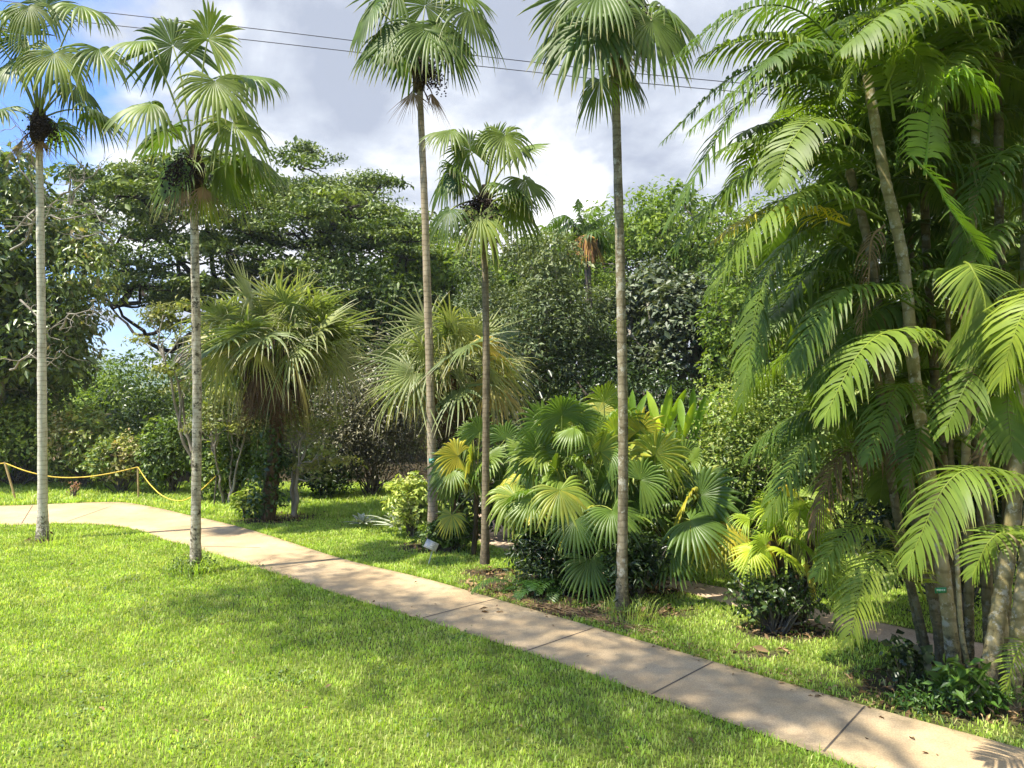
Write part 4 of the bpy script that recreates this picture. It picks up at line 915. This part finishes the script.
# ------------------------------------------------------------------ shrubs beyond the bend
S = bush
S('hedge_shrub', 'large dense green shrub behind the yellowish leaning post', GD(20, 22.5), (2.2, 1.2, 2.2), 9000, .13, M['shrub'], 91, .55, lumps=14, group='shrubs behind the rope fence')
S('hedge_shrub', 'shrub with pinkish new leaves behind the rope between the posts', GD(85, 22.0), (1.5, 1.0, 2.1), 8000, .12, M['croton'], 92, .42, lumps=12, group='shrubs behind the rope fence')
S('hedge_shrub', 'pale mottled shrub with an upright tip just left of the upright post', GD(122, 21.0), (.95, .7, 1.4), 5000, .10, M['croton'], 93, .5, lumps=9, group='shrubs behind the rope fence')
S('hedge_shrub', 'dark green shrub right of the upright post below the sagging rope', GD(172, 21.0), (1.0, .8, 1.9), 6500, .12, M['shrub'], 94, .35, lumps=11, group='shrubs behind the rope fence')
S('hedge_shrub', 'dark shrub between the speckled palm trunk and the vine-covered trunk', GD(232, 19.6), (1.1, .8, 2.0), 6500, .12, M['shrub'], 95, .3, lumps=11, group='shrubs behind the rope fence')
S('flowering_plant', 'small plant with pinkish leaves at the lawn edge under the rope', GD(74, 20.1), (.2, .16, .4), 130, .05, leaf_mat('red_leaf', [(.34, .13, .12), (.45, .25, .22), (.12, .2, .05)], rough=.4), 96, .5, nstem=4)
S('low_plant', 'low pale-leaved plant on the grass beside the vine-covered trunk', GD(248, 17.3), (.45, .4, .55), 600, .12, M['pale_shrub'], 97, .1, nstem=5)
S('grey_bush', 'big dense dark grey-green bush between the two shaggy palms', GD(372, 20.5), (1.9, 1.3, 3.4), 21000, .10, M['silver'], 98, .42, lumps=22, aspect=.35, tspread=.25, low=-.8)
S('dark_shrub', 'dark shrubs in the shade behind the vine-covered trunk', GD(325, 20.0), (1.0, .8, 1.5), 5500, .11, M['dark_leaf'], 99, .5, lumps=10)
S('round_shrub', 'big fresh green rounded shrub left of the feather palm clump', GD(765, 13.8), (1.55, 1.1, 3.1), 21000, .075, M['shrub'], 100, .62, lumps=24, low=-.8)
S('round_shrub', 'sunlit pale green shrub showing between the leaning canes', GD(850, 14.5), (1.4, 1.0, 2.6), 13000, .085, leaf_mat('sunny_leaf', [(.08, .14, .03), (.2, .28, .07), (.36, .42, .14)], rough=.45, trans=.4), 101, .6, lumps=18, low=-.8)
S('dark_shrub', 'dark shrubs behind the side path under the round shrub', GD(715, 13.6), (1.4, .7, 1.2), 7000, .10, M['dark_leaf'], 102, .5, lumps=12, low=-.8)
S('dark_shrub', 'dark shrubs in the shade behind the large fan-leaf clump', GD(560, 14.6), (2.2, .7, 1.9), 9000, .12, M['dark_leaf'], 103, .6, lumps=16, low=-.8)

M['bark_grey'] = bark_mat('grey_branch_bark', (.15, .13, .10), (.25, .225, .18), (.36, .33, .27), scale=5)
# small pale-limbed trees
def airy(name, label, base, cc, cr, seed, n=3200, lsize=.12, mat=None, ntr=3, tr=.06, nb=26, tone=.6, group='small pale-limbed trees'):
    r = np.random.default_rng(seed); root = empty(name, base, label, 'tree', group); tb = MB(); fb = MB(); base = np.asarray(base); cc = np.asarray(cc); cr = np.asarray(cr)
    ends = []
    for k in range(ntr):
        e = cc*V(.45, .45, 1)+base*V(.55, .55, 0)+V(r.uniform(-.35, .35), r.uniform(-.5, .5), r.uniform(-.7, -.2))*cr
        p = limb(tb, base+r.normal(0, .05, 3)*V(1, 1, 0), e, tr, tr*.5, r, .03, 10, 7); ends.append(p)
    allp = np.vstack([p[4:] for p in ends])
    for k in range(nb):
        d = nz(r.normal(size=3)+UP*.35); e = cc+d*cr*r.uniform(.6, 1.); s_ = allp[np.argmin(np.linalg.norm(allp-e, axis=1)+.5*np.clip(allp[:, 2]-e[2], 0, 9))]
        p = limb(tb, s_, e, tr*.4, tr*.12, r, .12, 8, 5, .06)
        for _ in range(3):
            q = p[r.integers(4, 8)]; limb(tb, q, q+nz(r.normal(size=3)+UP*.5)*r.uniform(.25, .6), tr*.15, tr*.05, r, .1, 4, 4)
        clump_leaves(fb, e, (.42, .42, .16), n//nb, lsize, r, tone, .2, .4, .1, -.6, .4)
    tb.build('trunk', M['bark_grey'], root, base, True); fb.build('crown', mat or M['yellow_leaf'], root, base)
M['yellow_leaf'] = leaf_mat('yellowish_leaf', [(.08, .12, .03), (.16, .20, .06), (.27, .28, .11)], rough=.5, trans=.35)
airy('pale_tree', 'small bare-limbed tree with sparse olive leaves behind the speckled palm trunk', GD(203, 19.4), P(182, 345, 19.5), (1.7, .9, 1.3), 111, 3600, .13, tr=.05)
airy('pale_tree', 'low forked pale-stemmed tree with yellow-green leaves right of the vine-covered trunk', GD(293, 17.2), P(315, 445, 17.2), (1.0, .8, .95), 112, 1900, .11, nb=20)
airy('pale_tree', 'thin many-stemmed tree with yellowish leaves left of the vine-covered trunk', GD(228, 18.8), P(232, 425, 18.8), (.9, .7, 1.2), 113, 1800, .12, nb=18, tr=.04)

# ------------------------------------------------------------------ big trees
M['magnolia'] = leaf_mat('broad_leaf', [(.05, .085, .022), (.10, .155, .04), (.18, .235, .075), (.34, .30, .17)], rough=.36, trans=.25, spec=.5, pos=[0, .4, .78, 1])
M['canopy'] = leaf_mat('canopy_leaf', [(0.0292, 0.058, 0.0116), (0.0731, 0.1232, 0.0232), (0.1624, 0.2175, 0.0464)], rough=.5, trans=.25)
M['canopy_light'] = leaf_mat('light_canopy_leaf', [(.06, .115, .022), (.13, .205, .035), (.24, .32, .07)], rough=.55, trans=.35, spec=.25)
M['greywood'] = leaf_mat('grey_canopy_leaf', [(.045, .075, .028), (.095, .135, .05), (.18, .22, .10)], rough=.5, trans=.22, spec=.35)
M['kukui'] = leaf_mat('whitish_leaf', [(.025, .045, .022), (.065, .095, .05), (.17, .20, .14)], rough=.48, trans=.18)

def bare_twigs(root, base, r, mp):
    for (x0, y0, x1, y1) in [(8, 235, 60, 195), (10, 250, 80, 200), (40, 200, 20, 150), (70, 205, 85, 130), (40, 190, 15, 125), (60, 195, 95, 170), (50, 215, 105, 222), (70, 235, 110, 245), (20, 300, 60, 340), (60, 330, 95, 300), (10, 370, 60, 350)]:
        mb = MB(); p = limb(mb, P(x0, y0, 19.3), P(x1, y1, 19.0), .032, .008, r, .12, 9, 6)
        for _ in range(9):
            q = p[r.integers(2, 9)]; e_ = q+nz(r.normal(size=3)+UP*.4)*r.uniform(.3, .8); pp = limb(mb, q, e_, .011, .004, r, .12, 6, 4); limb(mb, pp[3], pp[3]+nz(e_-q+r.normal(0, .4, 3))*.3, .006, .002, r, .1, 4, 4)
        mb.build('bare_branch', M['bark_grey'], root, base, True)
broad_tree('broadleaf_tree', 'large glossy-leaved tree with bare whitish branches behind the pale palm at the left edge', GD(-10, 23), P(0, 300, 22.5), (3.2, 2.2, 4.3), 46, .95, 26000, .2, M['magnolia'], M['bark_pale'], 121,
           trunk_r=.2, tone=.48, extra=bare_twigs, aspect=.42, low=-.8, hang=.5)
broad_tree('broadleaf_tree', 'lower leafy part-tree filling the gap left of the pale palm', GD(-60, 25), P(-40, 380, 25), (4.2, 2, 3.2), 30, 1.1, 16000, .2, M['magnolia'], M['bark'], 122, tone=.4, low=-.8)

# spreading umbrella tree with visible dark limbs
def umbrella_tree():
    r = np.random.default_rng(131); d = 36; base = GD(262, d); root = empty('spreading_tree', base, 'huge spreading flat-topped tree with dark open limbs behind the shaggy palms', 'tree')
    tb = MB(); fb = MB()
    tr = catmull([base, P(258, 400, d), P(240, 330, d)], 10); tube(tb, tr, np.linspace(.55, .35, 10), 12)
    limbs = []
    L_ = [[(240, 330), (200, 315), (150, 300), (118, 262), (100, 240)], [(240, 335), (205, 330), (165, 350), (130, 320), (112, 305)], [(238, 332), (190, 290), (165, 240), (120, 205)], [(240, 330), (215, 275), (205, 220), (190, 185)],
          [(242, 330), (250, 270), (265, 225), (280, 195)], [(242, 332), (290, 280), (320, 240), (350, 215)], [(245, 335), (310, 300), (370, 275), (410, 250)], [(243, 330), (230, 280), (245, 220), (240, 195)],
          [(240, 332), (180, 320), (140, 335), (105, 300)], [(200, 300), (160, 270), (130, 265), (95, 270)], [(245, 340), (300, 320), (350, 310), (390, 300)], [(200, 290), (180, 260), (150, 215), (145, 190)]]
    for k, pl in enumerate(L_):
        dd = np.linspace(0, 1, len(pl))*r.uniform(-5, 5); p = catmull([P(x, y, d+q) for (x, y), q in zip(pl, dd)], 16)
        p = p + r.normal(0, .07, p.shape)
        tube(tb, p, np.linspace(.17, .04, 16), 8); limbs.append(p)
    lp = np.vstack([p[4:] for p in limbs])
    pads = []
    for k in range(240):
        x = r.uniform(88, 440); u = (x-255)/170
        ytop = 172+62*max(0, (x-300)/125)**1.6+18*max(0, (180-x)/90)
        y = ytop + (r.uniform(0, 1)**1.3)*(150 if x > 255 else 150) * (1-.3*abs(u))
        y = 170+round((y-170)/24)*24+r.normal(0, 8)
        if x < 235 and 200 < y and r.uniform() < (.75 if math.sin(x*.09+1)*math.sin(y*.13) > .1 else .12): continue
        pads.append((x, y, d+r.uniform(-6, 6)))
    for (x, y, dd) in pads:
        c = P(x, y, dd); s = r.uniform(1.0, 1.8)
        j = np.argmin(np.linalg.norm(lp-c, axis=1)+.8*np.clip(lp[:, 2]-c[2], 0, 9)); limb(tb, lp[j], c-UP*.15, .075, .025, r, .1, 7, 5)
        for q in range(4):
            e = c+V(*r.normal(0, s*.45, 2), -.05); limb(tb, c-UP*.3, e, .03, .012, r, .1, 4, 4)
        for q in range(4):
            cc = c + V(*r.normal(0, s*.5, 2), r.normal(0, .12))
            clump_leaves(fb, cc, (s*.68, s*.68, .24), 145, .19, r, .6, .25, .5, .1, -.35, shell=.4, upb=.6)
    tb.build('trunk', M['bark_dark'], root, base, True); fb.build('crown', M['canopy'], root, base)
umbrella_tree()
T = broad_tree
T('woodland_tree', 'bright green tree top right of the spreading tree and behind the short fan palm crown', GD(445, 34), P(425, 305, 34), (4.0, 3, 3.4), 30, 1.2, 18000, .2, M['canopy_light'], M['bark_dark'], 141, tone=.45, low=-.6, group='trees of the wood behind the garden')
T('woodland_tree', 'dense dark tree mass below the spreading tree between the two shaggy palms', GD(345, 31), P(350, 350, 31), (4.2, 2.5, 3.4), 30, 1.2, 16000, .2, M['canopy'], M['bark_dark'], 142, tone=.4, low=-.8, group='trees of the wood behind the garden')
T('woodland_tree', 'grey-green small-leaved tree between the short palm trunk and the lichen-spotted trunk', GD(540, 24), P(535, 345, 24), (2.9, 2.2, 3.6), 46, .75, 34000, .13, M['greywood'], M['bark_grey'], 143, twigs=2, tone=.5, low=-.8, aspect=.4, group='trees of the wood behind the garden')
T('woodland_tree', 'bright yellow-green tree top peeping over the grey-green tree', GD(560, 34), P(545, 284, 34), (3.6, 2.5, 2.4), 22, 1.0, 12000, .2, M['canopy_light'], M['bark_dark'], 144, tone=.6, group='trees of the wood behind the garden')
T('woodland_tree', 'tall light green-topped tree behind the lichen-spotted trunk', GD(675, 30), P(672, 270, 30), (3.9, 3, 3.5), 44, 1.1, 26000, .18, M['canopy_light'], M['bark'], 145, tone=.45, low=-.7, group='trees of the wood behind the garden', twigs=1)
T('woodland_tree', 'dark tree with whitish drooping leaves right of the lichen-spotted trunk', GD(675, 24), P(675, 340, 24), (2.9, 1.8, 2.7), 30, .75, 15000, .19, M['kukui'], M['bark_grey'], 146, twigs=2, tone=.5, low=-.4, aspect=.55, upb=.9, group='trees of the wood behind the garden', tspread=.28)
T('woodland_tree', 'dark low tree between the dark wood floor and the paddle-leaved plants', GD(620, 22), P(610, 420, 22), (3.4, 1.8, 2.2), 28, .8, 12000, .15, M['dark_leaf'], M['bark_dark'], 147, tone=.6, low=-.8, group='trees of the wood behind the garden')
T('woodland_tree', 'leafy green tree behind the left side of the feather palm clump', GD(790, 21), P(795, 330, 21), (2.6, 1.8, 3.4), 34, .8, 18000, .14, M['canopy_light'], M['bark'], 148, tone=.5, low=-.8, group='trees of the wood behind the garden')
T('woodland_tree', 'tall dark tree rising behind the feather palm clump', GD(920, 17), P(930, 190, 17), (2.9, 2, 4.6), 44, .85, 22000, .15, M['canopy'], M['bark_dark'], 149, tone=.5, low=-.8, group='trees of the wood behind the garden')
T('woodland_tree', 'tree at the far right edge behind the feather palm clump', GD(1040, 13.5), P(1060, 260, 13.5), (2.4, 1.6, 4.2), 34, .8, 15000, .14, M['canopy'], M['bark_dark'], 150, tone=.45, low=-.8, group='trees of the wood behind the garden')
T('woodland_tree', 'low dark tree behind the shaggy palm with the brown skirt', GD(245, 28), P(235, 430, 28), (3.6, 2, 2.4), 26, .9, 12000, .17, M['canopy'], M['bark_dark'], 151, tone=.45, low=-.8, group='trees of the wood behind the garden')
T('woodland_tree', 'soft green tree in the gap under the open limbs of the spreading tree', GD(120, 40), P(140, 418, 40), (5.8, 3, 2.9), 36, 1.2, 13000, .22, M['canopy_light'], M['bark_dark'], 152, tone=.3, low=-.8, group='trees of the wood behind the garden')
T('woodland_tree', 'dark tree behind the shrub with the upright tip', GD(175, 27), P(165, 450, 27), (2.6, 2, 1.9), 24, .8, 10000, .16, M['dark_leaf'], M['bark_dark'], 153, tone=.7, low=-.8, group='trees of the wood behind the garden')
T('woodland_tree', 'green tree behind the silvery shaggy palm', GD(460, 26), P(455, 385, 26), (2.6, 2, 2.8), 28, .85, 13000, .16, M['canopy'], M['bark_dark'], 154, tone=.5, low=-.8, group='trees of the wood behind the garden')

# far palm with an orange-brown skirt
def far_palm():
    r = np.random.default_rng(161); d = 26.0; base = GD(590, d); c = P(586, 238, d); root = empty('feather_palm', base, 'distant feather palm poking above the wood with an orange-brown hanging skirt', 'palm')
    tb = MB(); rough_tube(tb, catmull([base, P(590, 330, d), c], 12), .12, 8, .05, 1); tb.build('trunk', M['bark'], root, base, True)
    for (x1, y1, x2, y2) in [(565, 215, 542, 232), (570, 222, 552, 240), (585, 222, 598, 206), (590, 225, 612, 212), (580, 215, 578, 200), (600, 228, 618, 240), (575, 235, 560, 250), (596, 232, 610, 250)]:
        pts = catmull([c, P(x1, y1, d+r.uniform(-.6, .6)), P(x2, y2, d+r.uniform(-1, 1))], 14); mb = MB(); feather(mb, pts, .6, .035, 22, r.uniform(.0, .3), .8, .5, .15, r, .05, petr=.02); mb.build('frond', M['pinnate'], root, base)
    sk = MB()
    for q in range(130):
        a = r.uniform(0, 2*PI); e = c+V(math.cos(a)*r.uniform(.2, .75), math.sin(a)*.5, -r.uniform(.4, 1.1)); tube(sk, bez(c+UP*.1, c+V(math.cos(a)*.4, math.sin(a)*.3, .05), e, 5), [.03, .03, .025, .02, .005], 4, tone=r.uniform(0, 1))
    sk.build('dead_skirt', leaf_mat('orange_skirt', [(.22, .13, .07), (.42, .24, .12), (.5, .34, .06)], rough=.8), root, base)
far_palm()

# far wood behind everything, hill and mountain
def far_wood():
    r = np.random.default_rng(171); mb = MB()
    for k in range(420):
        x = r.uniform(-260, 1280); d = r.uniform(44, 70)
        if 85 < x < 160: yt = 402
        elif x < 85: yt = 330
        elif x < 430: yt = 330
        else: yt = 268 if x < 700 else 230
        y = yt + r.uniform(0, 1)*(500-yt)*.75 + (0 if 85 < x < 160 else 12*math.sin(x*.05))
        c = P(x, y, d); s = r.uniform(1.6, 3)
        clump_leaves(mb, c, (s, s, s*.8), 230, .42, r, .45, .25, .5, .2, -.5, .5)
    tag(mb.build('far_woodland', M['canopy'], None), 'dark wood far behind the garden seen between the nearer trees', 'woodland', kind='stuff')
far_wood()
mm = MB(); mr = np.random.default_rng(172); xs = np.linspace(-1400, 1400, 120); ys = np.linspace(1150, 1650, 24)
pk = 18+26*np.exp(-((xs+800)/90)**2)+16*np.exp(-((xs+650)/140)**2)+22*np.exp(-((xs+1050)/160)**2)+4*np.sin(xs*.03)+2.5*np.sin(xs*.11+1)
prof = np.sin(np.linspace(0, PI, 24))
Zm = pk[:, None]*prof[None, :]*(1+.12*mr.normal(size=(120, 24)))-1.; Xm, Ym = np.meshgrid(xs, ys, indexing='ij')
i = np.arange(119)[:, None]*24; j = np.arange(23)[None]
mm.add(np.stack([Xm, Ym, Zm], -1).reshape(-1, 3), np.stack([i+j, i+24+j, i+25+j, i+j+1], -1).reshape(-1, 4), .4)
tag(mm.build('mountain', bark_mat('mountain_forest', (.02, .05, .015), (.035, .08, .02), (.06, .11, .035), .05, rough=.95, bump=.2), smooth=True), kind='structure')

# unseen tree added behind the camera, its high boughs placed to shade the path
SUNV = V(-.48, -.20, 1.0)
def added_shade_tree():
    r = np.random.default_rng(181); base = V(1.5, -4.5, 0); root = empty('added_shade_tree', base, 'tall unseen tree added outside the picture, high boughs placed to shade the path', 'tree'); tb = MB(); fb = MB()
    H = 13.5; tr = catmull([base, base+V(-.5, 1.5, 5), base+V(-3.6, 7., 11.5)], 14); tube(tb, tr, np.linspace(.32, .2, 14), 10)
    off = SUNV*H
    tg = [(-4.2, 10.6), (-3.2, 10.0), (-2.6, 9.6), (-1.9, 9.0), (-1.5, 8.4), (-.9, 9.0), (-.4, 8.9), (-.3, 7.9), (.2, 7.5), (.6, 8.3), (1.1, 7.7), (1.0, 6.9), (1.8, 7.1), (2.0, 6.4), (2.6, 7.3), (-2.0, 10.4), (.2, 9.4), (1.9, 8.0), (-2.4, 10.9), (-3.6, 11.6), (-1.2, 10.1), (1.2, 8.9)]
    tg.sort(key=lambda t: -t[0]); prev = [(tr[-1], .07)]
    for (x, y) in tg:
        c = V(x, y, 0)+off; j = min(range(len(prev)), key=lambda k: np.linalg.norm(prev[k][0]-c)); limb(tb, prev[j][0], c, prev[j][1], prev[j][1]*.8, r, .05, 8, 6, .03); prev.append((c, max(.025, prev[j][1]*.8)))
        for q in range(6):
            cc = c+V(*r.normal(0, .5, 2), r.normal(0, .6)); clump_leaves(fb, cc, (.85, .8, .6), 150, .11, r, .5, .2, .5, .2, -.6, shell=.5, upb=.5)
    tb.build('trunk', M['bark'], root, base, True); fb.build('crown', M['canopy'], root, base)
added_shade_tree()

# power lines
cm = plain('cable_black', (.03, .03, .035), .6)
for k, (pl, lb_) in enumerate([([(-700, -80), (100, 11), (256, 28), (512, 59), (725, 81), (1500, 150)], 'upper of the two thin cables crossing the sky'),
                               ([(-700, -62), (100, 23), (256, 40), (512, 69), (714, 89), (1500, 158)], 'lower of the two thin cables crossing the sky')]):
    mb = MB(); tube(mb, catmull([P(x, y, 26+k*.4) for x, y in pl], 60), .015, 5); tag(mb.build('power_cable', cm), lb_, 'cable', 'cables crossing the sky')

# ------------------------------------------------------------------ air, light, camera
HAZE = True
if HAZE:
    hb = MB(); box(hb, V(0, 0, 39), 3800, 3800, 80)
    m, nt, N, L = newmat('haze_air'); out = N.new('ShaderNodeOutputMaterial'); pv = N.new('ShaderNodeVolumePrincipled'); pv.inputs['Density'].default_value = .00035; pv.inputs['Color'].default_value = (.82, .9, 1, 1); pv.inputs['Anisotropy'].default_value = .2
    L.new(pv.outputs[0], out.inputs['Volume']); tag(hb.build('haze', m), 'thin bluish air over the whole garden', 'haze', kind='stuff')

el = math.atan2(1, math.hypot(SUNV[0], SUNV[1]))
sun = bpy.data.lights.new('sun', 'SUN'); sun.energy = 5.0; sun.angle = math.radians(.7); sun.color = (1, .93, .79)
so = bpy.data.objects.new('sun', sun); col.objects.link(so)
from mathutils import Vector
sd = Vector(SUNV).normalized(); so.rotation_euler = sd.to_track_quat('Z', 'Y').to_euler(); so.location = (0, 0, 30)
w = bpy.data.worlds.new('World'); scene.world = w; w.use_nodes = True
nt = w.node_tree; N = nt.nodes; L = nt.links; N.clear()
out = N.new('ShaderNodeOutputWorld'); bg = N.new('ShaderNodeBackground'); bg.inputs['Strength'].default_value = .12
sky = N.new('ShaderNodeTexSky'); sky.sky_type = 'NISHITA'; sky.sun_disc = False; sky.sun_elevation = el; sky.sun_rotation = math.atan2(SUNV[0], SUNV[1])
tc = N.new('ShaderNodeTexCoord'); sp = N.new('ShaderNodeSeparateXYZ'); L.new(tc.outputs['Generated'], sp.inputs[0])
def mth(op, a, b=None, c=None):
    n = N.new('ShaderNodeMath'); n.operation = op
    for i_, x in enumerate((a, b, c)):
        if x is None: continue
        if hasattr(x, 'links'): L.new(x, n.inputs[i_])
        else: n.inputs[i_].default_value = x
    return n.outputs[0]
zz = mth('ADD', mth('MAXIMUM', sp.outputs[2], 0), .32)
cx = mth('DIVIDE', sp.outputs[0], zz); cy = mth('DIVIDE', sp.outputs[1], zz)
cv = N.new('ShaderNodeCombineXYZ'); L.new(cx, cv.inputs[0]); L.new(cy, cv.inputs[1])
def noise(scale, det, rough, off=0, dist=0.):
    n = N.new('ShaderNodeTexNoise'); n.inputs['Scale'].default_value = scale; n.inputs['Detail'].default_value = det; n.inputs['Roughness'].default_value = rough; n.inputs['Distortion'].default_value = dist
    mp = N.new('ShaderNodeMapping'); mp.inputs['Location'].default_value = (off, off*.7, off*1.3); L.new(cv.outputs[0], mp.inputs[0]); L.new(mp.outputs[0], n.inputs['Vector']); return n.outputs[0]
nA = noise(2.2, 6, .55, 3.1, .4); nB = noise(5., 7, .55, 9.4)
shade = mth('ADD', mth('MULTIPLY', nA, .75), mth('MULTIPLY', nB, .35))
cr_ = ramp(N, [(1.75, 1.95, 2.4), (2.55, 2.75, 3.15), (3.9, 3.98, 4.1), (5.4, 5.4, 5.4)], [.42, .51, .58, .66]); L.new(shade, cr_.inputs[0])
# blue openings to the left
dl = mth('MULTIPLY', mth('ADD', mth('DIVIDE', sp.outputs[0], mth('MAXIMUM', sp.outputs[1], .1)), .50), -5.)   # grows to the left
mk = mth('ADD', dl, mth('MULTIPLY', mth('SUBTRACT', noise(3.2, 5, .55, 20.3), .5), 4.5))
mkr = N.new('ShaderNodeMapRange'); mkr.inputs[1].default_value = -.35; mkr.inputs[2].default_value = .45; L.new(mk, mkr.inputs[0])
mx = N.new('ShaderNodeMix'); mx.data_type = 'RGBA'; L.new(mkr.outputs[0], mx.inputs['Factor']); L.new(cr_.outputs[0], mx.inputs['A'])
sk2 = N.new('ShaderNodeMix'); sk2.data_type = 'RGBA'; sk2.blend_type = 'MULTIPLY'; sk2.inputs['Factor'].default_value = 1; L.new(sky.outputs[0], sk2.inputs['A']); sk2.inputs['B'].default_value = (.42, .62, 1.0, 1)
L.new(sk2.outputs['Result'], mx.inputs['B'])
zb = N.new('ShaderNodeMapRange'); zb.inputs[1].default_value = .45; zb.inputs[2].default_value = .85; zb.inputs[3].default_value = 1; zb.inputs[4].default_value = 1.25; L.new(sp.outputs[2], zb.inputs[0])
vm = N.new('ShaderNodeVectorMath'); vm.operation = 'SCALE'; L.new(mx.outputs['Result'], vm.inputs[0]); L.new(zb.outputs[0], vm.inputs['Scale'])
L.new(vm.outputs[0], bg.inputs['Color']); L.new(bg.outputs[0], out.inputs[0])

cam = bpy.data.cameras.new('camera'); cam.lens = 26; cam.sensor_width = 36; cam.clip_end = 5000; cam.clip_start = .05
co = bpy.data.objects.new('camera', cam); col.objects.link(co); co.location = (0, 0, CAMZ); co.rotation_euler = (math.radians(90)+math.atan((HY-384)/F), 0, 0)
scene.camera = co
vs = scene.view_settings; vs.view_transform = 'Standard'; vs.look = 'None'; vs.gamma = 1; vs.use_curve_mapping = False; vs.exposure = 1.3
c = scene.cycles if hasattr(scene, 'cycles') else None
scene.render.engine = 'CYCLES'; c = scene.cycles
c.use_adaptive_sampling = True; c.adaptive_threshold = .02; c.max_bounces = 6; c.diffuse_bounces = 3; c.glossy_bounces = 2; c.transmission_bounces = 4; c.transparent_max_bounces = 4; c.volume_bounces = 0
c.use_denoising = True; c.caustics_reflective = False; c.caustics_refractive = False; c.sample_clamp_indirect = 6
